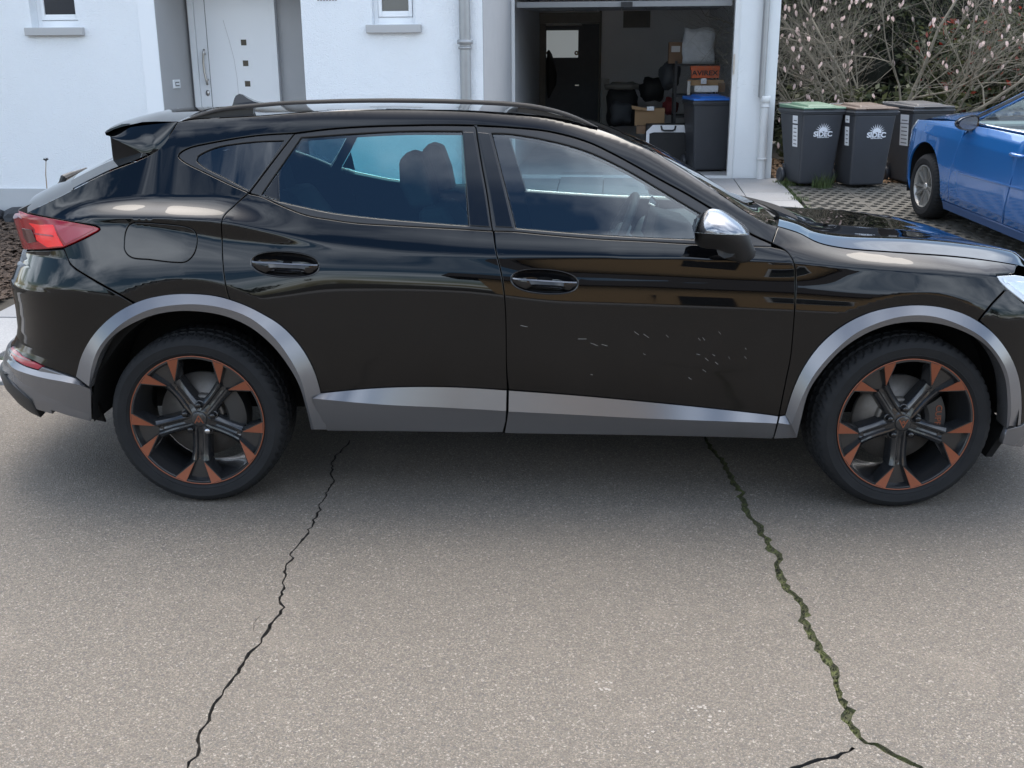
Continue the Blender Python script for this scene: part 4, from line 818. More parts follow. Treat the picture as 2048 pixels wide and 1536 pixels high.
# door cards inside
for bot, top_ in (([(536,384),(559,392),(599,400),(662,413),(762,425),(887,435),(938,439)], rear_door), ([(1026,443),(1149,453),(1274,461),(1384,466),(1478,471)], front_door)):
    near(panel('door_card', px_outline([bot, [bot[-1], (bot[-1][0], 760)], [(bot[-1][0], 760), (bot[0][0]+60, 760)], [(bot[0][0]+60, 760), bot[0]]], 8), 'interior_dark', top_, off=.06, gx=.06, gz=.06, deep=.01))
# handles
def handle(cx, cy, w_, h_, slope, parent):
    def at(u, v_, d): p = (cx+u, cy+v_+slope*u); hh = SD.hit([p])[0]; P = SD.P(hh[:1], hh[1:])[0]; return P+np.array([0, -d, 0])
    n = 36; ring = [(w_*math.copysign(abs(math.cos(t))**.9, math.cos(t)), h_*math.copysign(abs(math.sin(t))**.8, math.sin(t))) for t in np.linspace(0, 2*math.pi, n, endpoint=False)]
    rows = [[at(u*k, v_*k, d) for u, v_ in ring] for k, d in ((1.04, .0012), (1.0, .0025), (.95, -.006), (.8, -.02), (.4, -.034), (.02, -.036))]
    V = [p for r in rows for p in r]; F = [(i*n+k, i*n+(k+1) % n, (i+1)*n+(k+1) % n, (i+1)*n+k) for i in range(5) for k in range(n)]
    e = np.cross(V[F[0][1]]-V[F[0][0]], V[F[0][3]]-V[F[0][0]]); F = F if e[1] < 0 else [t[::-1] for t in F]
    hs = near(mkc('handle_recess', V, F, 'gloss_black', parent)); us = np.linspace(-.97, .97, 25)
    up_, dn = [], []
    prof = []
    for u in us:
        e = max(.04, (1-abs(u)**2.4)); ap = max(0, 1-(abs(u-.06)/.62)**4)
        lo = h_*(.82*e**.55 - .42*ap)
        prof.append([at(u*w_, -h_*.12, .004), at(u*w_, -h_*.10, .012*e**.4+.003), at(u*w_, lo*.5, .015*e**.5+.002), at(u*w_, lo, .006*e+.001), at(u*w_, lo-.4, -.016)])
    near(strip('handle', prof, 'gloss_black', parent, smooth=False, ang=50))
    near(strip('handle_strip', [[at(u*w_*1.0, -h_*.13-1.3, .0135*(1-abs(u)**2.4)**.4+.004) for u in us], [at(u*w_*1.0, -h_*.13+1.3, .0150*(1-abs(u)**2.4)**.4+.004) for u in us]], 'handle_line', parent))
    near(strip('keyway', [[at(u*w_, h_*.50, -.012) for u in np.linspace(-.33, .45, 10)], [at(u*w_, h_*.66, -.004) for u in np.linspace(-.38, .50, 10)]], 'silver_trim', parent))  # silver strip put in for the light showing in the grip opening
handle(*HR, rear_door); handle(*HF, front_door)
# light scratches and stone chips on the front door and on the sill
mb = MB(); rs = random.Random(3)
for x0, y0, x1, y1 in [(1181,686,1196,692),(1203,689,1215,692),(1268,663,1278,670),(1287,668,1298,676),(1332,670,1337,675),(1396,676,1401,681),(1405,675,1410,681),(1437,663,1442,669),(1286,707,1291,710),(1425,709,1430,712),(1410,716,1417,722),(1430,724,1436,729),(1405,739,1412,744),(1457,713,1460,719),(1489,713,1493,718),(1377,755,1383,759),(1490,696,1493,699),(1393,708,1400,710),(1041,651,1055,654),(1156,678,1173,678),(1181,749,1186,750)]:
    a, b = (SD.hit([p])[0] for p in ((x0, y0), (x1, y1))); A, B = SD.P(*np.array([a]).T)[0], SD.P(*np.array([b]).T)[0]; A[1] -= .0006; B[1] -= .0006; mb.add([A, B, B+[0, 0, .0010], A+[0, 0, .0010]], [(0, 1, 2, 3)])
near(stuff(mb.build('scratches', 'scratch', front_door)))
# ---------------------------------------------------------------- roof, screens, bonnet, tailgate (seen across the car)
def edge3(pts, n): h = SD.hit(resamp(pts, n)); return SD.P(h[:, 0], h[:, 1])+np.array([0, .004, 0])
def crown(E, hz, hx, us): return [[E[i]*0+np.array([E[i][0]+hx(i/(len(E)-1))*fx, E[i][1]+(2*(YC-E[i][1]))*u, E[i][2]+hz(i/(len(E)-1))*fz]) for u, fx, fz in us] for i in range(len(E))]
US = [(u, 1-(2*u-1)**2, 1-abs(2*u-1)**2.3) for u in np.linspace(0, 1, 33)]
E1 = edge3(T_roof, 40); rf = crown(E1, lambda t: float(np.interp(t, [0, .12, .3, .6, .85, 1], [.042, .040, .020, .014, .014, .014])), lambda t: -.02+.03*t, US); strip('roof', rf, 'gloss_black', CAR, smooth=True, flip=None)
E2 = edge3(T_apil, 24); ws = crown(E2, lambda t: .014, lambda t: .01+.03*t, US); strip('windscreen', ws, 'window_clear', CAR, smooth=True)
E3 = edge3(T_shut+[(2048,533)], 40)
hood_prof = [(0, 0), (.02, .0062), (.05, .0165), (.075, .0245), (.09, .0268), (.11, .0262), (.20, .020), (.35, .008), (.5, .000)]
E3x = np.concatenate([E3, [np.array([1.85, .22, .845]), np.array([1.98, .30, .80]), np.array([2.06, .42, .765])]])
hv = []
for i, e in enumerate(E3x):
    t = i/(len(E3x)-1); row = []
    for u in np.concatenate([np.linspace(0, .5, 26), np.linspace(.5, 1, 26)[1:]]):
        uu = min(u, 1-u); dz = np.interp(uu, *zip(*hood_prof)); row.append(np.array([e[0]+(.10*(1-t)+.08*t)*(1-(2*u-1)**2), e[1]+2*(YC-e[1])*u, e[2]+dz*(.35+.65*min(1, t*2.0))]))
    hv.append(row)
strip('bonnet', hv, 'car_paint', CAR, smooth=False, ang=30)
cw = [[np.array([e[0]+.02+.12*(1-(2*u-1)**2)-k, e[1]+2*(YC-e[1])*u, e[2]-.006-.02*(k > 0)]) for u in np.linspace(.01, .99, 25)] for e in (E3[2],) for k in (.0, .10)]
strip('cowl', cw, 'shell_black', CAR, smooth=True)
for pts in ([(.93, .62, 1.034), (.92, .95, 1.046), (.90, 1.45, 1.040)], [(.97, .42, 1.026), (.955, .8, 1.040), (.93, 1.1, 1.046)]): MB().tube(pts, .008, 6).build('windscreen_wiper', 'black_plastic', CAR)
# tailgate and rear screen
E4 = edge3(T_hatch, 30); tg = crown(E4, lambda t: .04, lambda t: -.18, US)
strip('tailgate', tg[:12], 'car_paint', CAR, smooth=True); gl = crown(E4[11:], lambda t: .042, lambda t: -.176, US); strip('rear_screen', gl, 'quarter_tint', CAR, smooth=True)
strip('tailgate_side', [[p+(tg[11+i][3]-p)*k+np.array([-.004, 0, .004]) for i, p in enumerate(E4[11:])] for k in (0, .5, 1)], 'car_paint', CAR, smooth=True)
# spoiler: curved blade with side plates
yE = E1[0][1]; sp_f = E1[0]; tip = aty(217, 266, yE+.045)
sv = []
for u in np.linspace(0, 1, 29):
    c = 1-(2*u-1)**2; e = 1-abs(2*u-1)**4; y = yE+.01+2*(YC-yE-.01)*u
    f0 = np.array([sp_f[0]+.01, y, sp_f[2]+.05*(1-abs(2*u-1)**2.3)+.001]); b0 = np.array([tip[0]-.055*c, y, tip[2]+.045*c+.006]); m0 = (f0+b0)/2+np.array([0, 0, .018]); b1 = b0+np.array([.004, 0, -.012]); low = b0+np.array([.09, 0, -.035]); fl = f0+np.array([.02, 0, -.06])
    sv.append([f0, f0*.66+b0*.34+np.array([0, 0, .014]), m0, f0*.25+b0*.75+np.array([0, 0, .012]), b0+np.array([.012, 0, .004]), b0, b1, low, fl])
strip('roof_spoiler', sv, 'car_paint', CAR, smooth=False, ang=50)
def plate(name, poly, y0, th, m, parent=CAR, tilt=0.):
    P = [aty(px, py, y0) for px, py in poly]; n = len(P); V = [p for p in P]+[p+np.array([0, th, 0]) for p in P]; F = [list(range(n)), list(range(n, 2*n))[::-1]]+[((i+1) % n, i, n+i, n+(i+1) % n) for i in range(n)]
    e = np.cross(P[1]-P[0], P[2]-P[0]); F = F if e[1] < 0 else [t[::-1] for t in F]; return near(mkc(name, V, F, m, parent, smooth=False))
tA = resamp([(216,264),(250,256),(300,249.5),(354,244)], 24); tB = resamp([(221,275),(245,286),(272,299.5),(296,311),(313,302.5),(326,291),(337,276),(346,260),(354,246)], 24); rows = []
for k in np.linspace(0, 1, 9):
    r_ = []
    for i in range(24):
        p = tA[i]*(1-k)+tB[i]*k; t = (p[0]-217)/138; r_.append(aty(p[0], p[1], yE-.012+.055*max(0, 1-t)**2-.03*math.sin(k*math.pi*.5)*min(1, (1-i/23)*2.5)))
    rows.append(r_)
near(strip('spoiler_side', rows, 'car_paint', CAR, smooth=True))
plate('spoiler_fin', [(221,275),(260,292),(298,310),(275,318),(229,331),(225,312)], yE+.004, .02, 'gloss_black')
# roof rails
def rail():
    topl = [(366,240),(385,232),(405,225),(437,215),(475,209.5),(512,206),(560,202),(612,199.5),(712,196.5),(812,196),(912,198),(1024,203),(1074,209),(1124,221),(1161,235),(1196,253)]
    botl = [(366,241),(385,236),(405,231),(437,223),(475,218),(512,215),(560,211),(612,208.5),(712,206),(812,206),(912,208),(1024,213),(1074,219),(1124,231),(1161,243),(1196,254.5)]
    n = 60; y0 = float(E1[20][1])-.005; A = [aty(*p, y0+.03) for p in resamp(topl, n)]; B = [aty(*p, y0) for p in resamp(botl, n)]
    rows = []
    for a, b in zip(A, B): rows.append([b, b*.45+a*.55+np.array([0, -.012, 0]), a, a+np.array([0, .022, -.004]), b+np.array([0, .045, 0]), b])
    o = near(strip('roof_rail', rows, 'rail_black', CAR, ang=50))
    for poly in ([(370,240),(405,231),(437,223),(475,218),(507,215.5),(506,228),(440,235),(387,238.5)], [(1036,214),(1086,221),(1136,236),(1184,250.5),(1150,242),(1099,233),(1034,224)]):
        P = [aty(*p, y0+.012) for p in poly]; m_ = len(P); V = P+[p+np.array([0, .03, 0]) for p in P]; F = [list(range(m_)), list(range(m_, 2*m_))[::-1]]+[((i+1) % m_, i, m_+i, m_+(i+1) % m_) for i in range(m_)]; near(mkc('rail_foot', V, F, 'satin_black', o, smooth=False))
rail()
# aerial fin
fp = [(470,207),(471,197),(473,191),(479,187.5),(487,189.5),(497,196),(510,202),(526,206),(530,210),(468,212)]
mb = MB(); P = [aty(*p, YC) for p in fp]; c = sum(P)/len(P)
rows = []
for k in (-1, -.5, 0, .5, 1): rows.append([P_*1.0+np.array([0, k*.032*min(1, max(.12, (1.525-P_[2])/.05)), 0]) if abs(k) < 1 else P_+np.array([0, k*.034*min(1, max(.10, (1.525-P_[2])/.05)), 0]) for P_ in P])
strip('aerial_fin', rows+[], 'gloss_black', CAR, smooth=True, flip=False)
mb = MB(); n = len(P); mb.add(rows[0], [list(range(n))]); mb.add(rows[-1], [list(range(n))[::-1]]); mb.build('fin_cover', 'gloss_black', CAR)
# rear wiper and washer cap
mb = MB(); a = aty(121, 366, .62); b = aty(127, 352, .62); c = aty(150, 341, .70); d = aty(172, 330, .80)
mb.tube([a, b, b*.3+c*.7, c, d], [.012, .016, .014, .011, .006], 8); mb.tube([a+np.array([-.01, 0, 0]), a+np.array([.05, 0, -.01])], .014, 8); mb.build('rear_wiper', 'black_plastic', CAR)
mb = MB(); P = [aty(*p, .28) for p in ((36,420),(66,406),(71,415),(54,426))]; mb.add(P+[p+np.array([-.02, .06, 0]) for p in P], [(0, 1, 2, 3), (7, 6, 5, 4), (0, 4, 5, 1), (1, 5, 6, 2), (2, 6, 7, 3), (3, 7, 4, 0)]); mb.build('lamp_corner', 'satin_black', CAR)
# door mirror
def mirror():
    o = bpy.data.objects.new('door_mirror', None); col.objects.link(o); o.parent = CAR; WORLD[o.name] = WORLD[CAR.name]
    capo = [(1389,464),(1391,450),(1397,437),(1406,426),(1419,418.5),(1436,418.5),(1452,424),(1467,433),(1480,442),(1490,451),(1497,460),(1500,471)]
    capl = [(1389,464.5),(1405,466),(1440,468),(1470,470),(1500,471)]
    def m_surf(name, tl_, bl_, prof, m, n=26, rws=11):
        A, B = resamp(tl_, n), resamp(bl_, n); rows = []
        for k in np.linspace(0, 1, rws):
            r = []
            for i in range(n):
                t = i/(n-1); p = A[i]*(1-k)+B[i]*k; side = math.sin(math.pi*min(max(t, .0), 1))**.45
                y = -.02-.155*(prof(k))*(.25+.75*side); r.append(aty(p[0], p[1], y))
            rows.append(r)
        return near(strip(name, rows, m, o, smooth=True))
    m_surf('mirror_cap', capo, capl, lambda k: math.sin(k*math.pi/2)**.6, 'mirror_silver')
    lowl = [(1389,467),(1388,483),(1392,492),(1415,497),(1442,501),(1454,511),(1468,518),(1482,522)]
    m_surf('mirror_body', [(1389,465),(1440,469),(1500,472)], [(1390,486),(1400,494),(1442,501),(1458,512),(1482,522),(1499,519),(1511,512)], lambda k: 1-.75*k**1.3, 'black_plastic')
    mb = MB(); oy = [aty(*p, y) for p, y in (((1390,487), -.10), ((1388.5,466), -.165), ((1391,451), -.15), ((1397,438), -.11), ((1406,427), -.06))]; iy = [np.array([p[0]+.012, -.015, p[2]]) for p in oy]
    mb.add(oy+iy, [(i, i+1, 6+i, 5+i) for i in range(4)]); near(mb.build('mirror_glass', 'gloss_black', o))
    mb = MB(); A, B = aty(1440, 500, -.03), aty(1505, 512, .06); mb.tube([aty(1455, 492, -.06), aty(1478, 505, .0), aty(1490, 505, .07)], [.045, .035, .04], 10); near(mb.build('mirror_foot', 'black_plastic', o))
mirror()
# ---------------------------------------------------------------- wheels (local frame: x along the car, z up, y into the car, hub at the origin)
def text_mesh(txt, size, name, m, parent, mtx, extrude=.001, world=False, bold=0.):
    c = bpy.data.curves.new(name, 'FONT'); c.body = txt; c.size = size; c.extrude = extrude; c.align_x = 'CENTER'; c.align_y = 'CENTER'; c.offset = bold
    t = bpy.data.objects.new('tmp_text', c); col.objects.link(t); bpy.context.view_layer.update()
    me = bpy.data.meshes.new_from_object(t.evaluated_get(bpy.context.evaluated_depsgraph_get())); bpy.data.objects.remove(t); bpy.data.curves.remove(c)
    me.transform(mtx); me.materials.clear(); me.materials.append(MAT[m]); me.name = name
    o = bpy.data.objects.new(name, me); col.objects.link(o)
    if parent is not None: o.parent = parent
    return o
def wheel(name, spin, calip_text, parent, loc, rotz, emblem_up):
    root = bpy.data.objects.new(name, None); col.objects.link(root); root.parent = parent; root.location = np.array(loc)-WORLD[parent.name]; root.rotation_euler = (0, 0, rotz)
    pol = lambda r, d, a: (r*math.cos(a), d, r*math.sin(a))
    # tyre: sidewall, rim protector, shoulder lugs and grooves
    prof = [(.2585, .012), (.262, .002), (.270, -.004), (.2725, -.0075), (.275, -.0065), (.288, -.011), (.300, -.011), (.303, -.0123), (.306, -.0105), (.316, -.006), (.324, .001), (.329, .008), (.3325, .016), (.335, .026), (.3365, .040), (.337, .052), (.3375, .056), (.3375, .064), (.338, .068), (.339, .10), (.339, .104), (.339, .110), (.339, .115), (.3385, .155), (.338, .165), (.337, .205), (.333, .222), (.322, .236), (.30, .244), (.275, .242), (.2585, .228)]
    N = 300; V = []; k_ = len(prof)
    for i in range(N):
        a = 2*math.pi*i/N
        for j, (r, d) in enumerate(prof):
            if 10 <= j <= 15:
                ph = (i+int((j-10)*1.3)) % 5
                if ph == 0: r -= (.004, .008, .010, .010, .009, .007)[j-10]
                elif ph == 2 and j >= 12: r -= .004
            elif j in (16, 17, 20, 21): r -= .007
            elif 18 <= j <= 25:
                ph = (i-int(abs(j-21)*1.6)) % 5
                if ph == 0: r -= .006
            V.append(pol(r, d, a))
    F = [(i*k_+j, i*k_+j+1, ((i+1) % N)*k_+j+1, ((i+1) % N)*k_+j) for i in range(N) for j in range(k_-1)]
    ty = mk('tyre', V, F, 'tyre_rubber', root, world=False); smooth_by_angle(ty, 30)
    # rim: barrel, copper lip, five twin spokes with copper tips
    P = lambda r_, t, d, a: (r_*math.cos(a)-t*math.sin(a), d, r_*math.sin(a)+t*math.cos(a))
    mb = MB(); mb.lathe([(.2595, .010), (.2595, .002), (.2575, .0), (.249, .0), (.2465, .003), (.2445, .014), (.240, .030), (.233, .060), (.226, .11), (.226, .20), (.235, .225)], pol, 96); smooth_by_angle(mb.build('rim_barrel', 'rim_black', root, world=False), 32)
    sp_r = [.030, .055, .075, .095, .115, .135, .152, .168]
    rid = [.030, .030, .031, .031, .0295, .027, .0235, .019]; wd = [.030, .034, .032, .031, .031, .032, .0335, .036]; ri = [.013, .015, .0155, .0155, .0155, .016, .0165, .017]
    for k in range(5):
        a = 2*math.pi*k/5-math.pi/2+spin; mb = MB()
        sec = []
        for r_, d, w_, t_ in zip(sp_r, rid, wd, ri):
            gdep = .011 if r_ < .15 else .016
            half = [(w_+.003, d+.060), (w_+.001, d+.012), (w_-.003, d+.006), (t_+.003, d-.0005), (t_-.003, d+.001), (t_*.45, d+gdep*.8), (0, d+gdep)]
            sec.append([P(r_, t, dd, a) for t, dd in half]+[P(r_, -t, dd, a) for t, dd in half[:-1][::-1]])
        mb.add([p for s_ in sec for p in s_], grid_faces(len(sec), 13))
        for s_ in (1, -1):
            A, Ee, Ri, Ro = (.168, .017, .018), (.168, .034, .026), (.2405, .047, .0015), (.228, .087, .0015)
            Rx = (.2485, .048, .0015); Ry = (.236, .0895, .0015)
            q = lambda p: P(p[0], s_*p[1], p[2], a); dn = lambda p, dd: (p[0], p[1], p[2]+dd)
            leg = [q(A), q(Ee), q(Ri), q(Ro), q(dn(A, .03)), q(dn(Ri, .035)), q(dn(Ee, .05)), q(dn(Ro, .06)), q(Rx), q(Ry), q((.205, .066, .016)), q((.19, .040, .024))]
            fs = [(0, 2, 3), (2, 8, 9, 3), (0, 3, 10, 11, 1), (0, 4, 5, 2), (1, 11, 10, 3, 7, 6)]
            mb.add(leg, fs if s_ > 0 else [t[::-1] for t in fs])
            cp = [q((.1745, .0195, .0132)), q((.2505, .0495, -.0012)), q((.2365, .0905, -.0012))]; cq = [q((.1735, .0190, .0170)), q((.2530, .0500, .003)), q((.2370, .0930, .003))]
            ff = [(0, 1, 2), (0, 3, 4, 1), (1, 4, 5, 2), (2, 5, 3, 0)]; MB().add(cp+cq, ff if s_ > 0 else [t[::-1] for t in ff]).build('copper_tip', 'copper', root, world=False)
        mb.add([P(.150, .012, .036, a), P(.150, -.012, .036, a), P(.2425, -.048, .030, a), P(.2425, .048, .030, a), P(.246, 0, .026, a)], [(0, 1, 2, 4, 3)])
        smooth_by_angle(mb.build('spoke', 'rim_black', root, world=False), 32)
    mb = MB(); mb.lathe([(0, .030), (.034, .030), (.040, .033), (.050, .036), (.066, .040), (.072, .075)], pol, 40); smooth_by_angle(mb.build('hub', 'rim_black', root, world=False), 32)
    mb = MB(); mb.lathe([(.2597, .0004), (.2588, -.0010), (.2562, -.0010), (.2552, .0004)], pol, 96); mb.build('copper_lip', 'copper', root, True, world=False)
    for k in range(5):
        a = 2*math.pi*(k+.5)/5-math.pi/2+spin; b = MB(); c = pol(.056, 0, a); f = lambda r, d, t: (c[0]+r*math.cos(t), d, c[2]+r*math.sin(t))
        b.lathe([(0, .0145), (.0100, .0145), (.0115, .018), (.0115, .044)], f, 14)
        o = b.build('wheel_bolt', 'silver_trim' if (k == 0 and emblem_up) else 'gloss_black', root, True, world=False); b = MB(); b.lathe([(.0135, .034), (.0175, .0335), (.018, .045)], f, 14); b.build('bolt_seat', 'rim_black', root, True, world=False)
    b = MB(); b.lathe([(0, .0215), (.026, .0215), (.030, .0235), (.031, .034)], pol, 36); cap = b.build('centre_cap', 'rim_black', root, True, world=False)
    # copper emblem: mirrored blades forming a pointed triangle
    e = MB()
    for s_ in (1, -1):
        for poly in ([(0, -.020), (.0045, -.012), (.0185, .0165), (.0135, .0165), (.002, -.0085), (0, -.0115)], [(.0185, .0165), (.0205, .0190), (.0060, .0075), (.0025, .0125), (0, .0125), (0, .0085), (.0035, .0045), (.0090, .0090)], [(.0045, -.0005), (.0065, .0040), (.0, .0040), (0, .0015)]):
            pp = [(s_*x, .0207, z*.92) for x, z in poly]; pp = pp if s_ > 0 else pp[::-1]; e.add(pp, [list(range(len(pp)))])
    em = e.build('emblem', 'copper', cap, world=False); em.rotation_euler = (0, math.pi if emblem_up else 0, 0)
    # brake disc and caliper
    b = MB(); b.lathe([(.072, .070), (.082, .070), (.085, .092), (.088, .096), (.168, .096), (.168, .116)], pol, 64); b.build('brake_disc', 'disc_steel', root, True, world=False)
    b = MB(); ang = R(-28), R(28)
    for a0, a1 in (ang,):
        n = 10; rows = []
        for i in range(n+1):
            a = a0+(a1-a0)*i/n+R(4 if calip_text else 14); rows.append([pol(.098, .090, a), pol(.100, .062, a), pol(.112, .050, a), pol(.150, .050, a), pol(.176, .058, a), pol(.180, .13, a)])
        b.add([p for r_ in rows for p in r_], grid_faces(n+1, 6)); b.add(rows[0], [list(range(6))]); b.add(rows[-1], [list(range(6))[::-1]])
    cal = b.build('brake_caliper', 'caliper_black', root, world=False); smooth_by_angle(cal, 40)
    if calip_text: text_mesh(calip_text, .034, 'lettering', 'copper', root, Matrix.Translation((.142, .0485, .008)) @ Matrix.Rotation(R(90), 4, 'Y') @ Matrix.Rotation(R(90), 4, 'X'), .0006)
    return root
WZ = .334
wheel('wheel', R(-3.5), None, CAR, (-1.34, .020, WZ), 0, True)
wheel('wheel', R(-1), 'CUPRA', CAR, (1.34, .022, WZ), R(5), False)
for sx in (-1, 1):   # far side: the same wheels turned round
    wheel('wheel', R(20), None, CAR, (1.34*sx, 1.82, WZ), math.pi, True)
# wheel wells, floor pan
for xc in (-1.30, 1.34):
    for y0, y1 in ((.05, .40), (1.79, 1.44)):
        mb = MB(); rr = .455 if xc < 0 else .425; ring = [(xc+rr*math.cos(t), .335+rr*math.sin(t)) for t in np.linspace(R(-2), R(182), 28)]
        mb.add([(x, y0, z) for x, z in ring]+[(x, y1, z) for x, z in ring]+[(xc, y1, .33)], [(i, i+1, 29+i, 28+i) for i in range(27)]+[(28+i, 29+i, 56) for i in range(27)]); mb.build('wheel_well', 'liner', CAR)
mb = MB(); mb.box((0, YC, .31), (1.72, 1.4, .09)); mb.box((-1.30, YC, .33), (1.4, .95, .14)); mb.box((1.40, YC, .31), (1.3, .95, .12)); mb.box((-1.95, YC, .36), (.3, 1.3, .12)); mb.build('floor_pan', 'liner', CAR)
mb = MB(); mb.hexa([(1.69, .12, .175), (1.715, .12, .175), (1.715, .30, .175), (1.69, .30, .175)], [(1.74, .10, .30), (1.77, .10, .30), (1.77, .30, .30), (1.74, .30, .30)]); mb.build('mud_flap', 'liner', CAR)

# ---------------------------------------------------------------- far side: mirror image of the near panels
MIR = {}
def mirrored(o):
    if o.parent is not None and o.parent != CAR and o.parent.name not in MIR: pass
    par = MIR.get(o.parent.name, CAR) if o.parent != CAR else CAR
    me0 = o.data; v = np.array([vv.co[:] for vv in me0.vertices]); v[:, 1] *= -1; f = [list(p.vertices)[::-1] for p in me0.polygons]
    nrm = REC[o.name][3] if o.name in REC else None
    if nrm is not None: nrm = np.array(nrm)*np.array([1, -1, 1])
    n = mk(o.name.split('.')[0], v, f, me0.materials[0], par, True if nrm is not None else False, nrm, world=False)
    if nrm is None: smooth_by_angle(n, 35)
    for m_ in o.modifiers: bevel(n, m_.width, m_.segments, math.degrees(m_.angle_limit))
    WORLD[n.name] = WORLD[CAR.name]; MIR[o.name] = n
    if n.name.startswith(('roof_rail', 'rail_foot')): n.data.transform(Matrix.Translation((0, 0, -.03)))
for o in NEAR:
    if o.name.split('.')[0] in ('scratches',): continue
    if o.parent is not None and o.parent.name.startswith('door_mirror') and o.parent.name not in MIR:
        e = bpy.data.objects.new('door_mirror', None); col.objects.link(e); e.parent = CAR; MIR[o.parent.name] = e
    mirrored(o)

# ---------------------------------------------------------------- interior
def seat(x, y, name, w_=.50, back=25, hr=True):
    o = bpy.data.objects.new(name, None); col.objects.link(o); o.parent = CAR; WORLD[o.name] = WORLD[CAR.name]
    def slab(nm, pts, half, m='seat_cloth', tap=1.):   # side profile (x, z) swept across, rounded by bevel
        b = MB(); n = len(pts); b.add([(px_, y-half, pz) for px_, pz in pts]+[(px_, y+half*1, pz) for px_, pz in pts], [list(range(n))[::-1], list(range(n, 2*n))]+[(i, (i+1) % n, n+(i+1) % n, n+i) for i in range(n)]); return bevel(b.build(nm, m, o), .03, 3, 30)
    slab('cushion', [(x-.02, .42), (x+.50, .46), (x+.50, .60), (x+.42, .63), (x-.02, .58)], w_/2)
    dx = math.tan(R(back))
    slab('backrest', [(x-.02, .50), (x+.12, .55), (x+.10-dx*.40, .98), (x+.08-dx*.55, 1.11), (x-.03-dx*.55, 1.10), (x-.08-dx*.40, .95)], w_/2-.02)
    if hr:
        b = MB(); bx = x-.02-dx*.56
        ring = [(.115, 1.10), (.115, 1.17), (.10, 1.25), (.07, 1.295), (0, 1.31)]
        P = [(bx-.045, 1.09), (bx+.055, 1.09), (bx+.035, 1.20), (bx+.0, 1.30), (bx-.05, 1.315), (bx-.085, 1.28), (bx-.085, 1.18)]
        n = len(P); V = []
        for t, k in ((-.12, .86), (-.10, 1), (.10, 1), (.12, .86)): c_ = np.mean(P, 0); V += [((p[0]-c_[0])*k+c_[0], y+t, (p[1]-c_[1])*k+c_[1]) for p in P]
        b.add(V, [list(range(n))[::-1], list(range(3*n, 4*n))]+[(q_*n+i, q_*n+(i+1) % n, (q_+1)*n+(i+1) % n, (q_+1)*n+i) for q_ in range(3) for i in range(n)]); bevel(b.build('headrest', 'seat_cloth', o), .02, 3, 30)
    return o
seat(-.22, .54, 'front_seat'); seat(-.22, 1.30, 'front_seat')
for yy in (.52, 1.32): seat(-.98, yy, 'rear_seat', .54, 27, True)
# dashboard, instrument hood, screen
mb = MB(); dp = [(.42, .55), (.40, .80), (.46, .93), (.56, .965), (.80, .985), (1.0, 1.0), (1.0, .55)]; n = len(dp); mb.add([(x, .20, z) for x, z in dp]+[(x, 1.64, z) for x, z in dp], [list(range(n))[::-1], list(range(n, 2*n))]+[(i, (i+1) % n, n+(i+1) % n, n+i) for i in range(n)]); dash = bevel(mb.build('dashboard', 'interior_grey', CAR), .02, 3, 30)
mb = MB(); mb.hexa([(.40, .40, .94), (.60, .38, .96), (.60, .78, .96), (.40, .76, .94)], [(.425, .42, 1.075), (.56, .40, 1.04), (.56, .76, 1.04), (.425, .74, 1.075)]); bevel(mb.build('instrument_hood', 'interior_dark', dash), .015, 3)
mb = MB(); mb.hexa([(.42, .82, .92), (.44, .82, .92), (.44, 1.10, .92), (.42, 1.10, .92)], [(.46, .82, 1.08), (.475, .82, 1.08), (.475, 1.10, 1.08), (.46, 1.10, 1.08)]); bevel(mb.build('touch_screen', 'gloss_black', dash), .006, 2)
sw = MB(); c0 = Vector((.27, .54, .965)); ax = Vector((-.90, 0, .43)).normalized(); ua = Vector((0, 1, 0)); va = ax.cross(ua)
sw.tube([c0+(ua*math.cos(t)+va*math.sin(t))*.185 for t in np.linspace(0, 2*math.pi, 49)], .0155, 10, False)
stw = sw.build('steering_wheel', 'interior_dark', CAR, True)
b = MB(); b.lathe([(0, .0), (.06, .0), (.075, -.02), (.07, -.05)], lambda r, d, a: tuple(c0+ax*(d+.01)+(ua*math.cos(a)+va*math.sin(a))*r), 20)
for t in (R(0), R(180), R(270)): b.tube([c0-ax*.015+(ua*math.cos(t)+va*math.sin(t))*.06, c0+(ua*math.cos(t)+va*math.sin(t))*.18], .014, 6)
b.tube([c0-ax*.04, c0-ax*.30+Vector((0, 0, -.04))], .04, 10); b.build('hub', 'interior_grey', stw)
mb = MB(); mb.box((-.2, YC, .50), (.9, .26, .30)); bevel(mb.build('centre_console', 'interior_dark', CAR), .03, 3)
mb = MB(); mb.hexa([(.36, .80, 1.20), (.39, .80, 1.20), (.39, 1.04, 1.20), (.36, 1.04, 1.20)], [(.35, .80, 1.26), (.38, .80, 1.26), (.38, 1.04, 1.26), (.35, 1.04, 1.26)]); bevel(mb.build('rear_view_mirror', 'interior_dark', CAR), .012, 2)
rows = [[p+np.array([0, 0, -.035]) for p in r_[3:-3]] for r_ in rf[2:]]; strip('headliner', rows, 'interior_grey', CAR, smooth=True, flip=False)
mb = MB(); mb.hexa([(-1.9, .25, .78), (-1.25, .25, .78), (-1.25, 1.59, .78), (-1.9, 1.59, .78)], [(-1.86, .25, .98), (-1.27, .25, 1.0), (-1.27, 1.59, 1.0), (-1.86, 1.59, .98)]); mb.build('parcel_shelf', 'interior_dark', CAR)

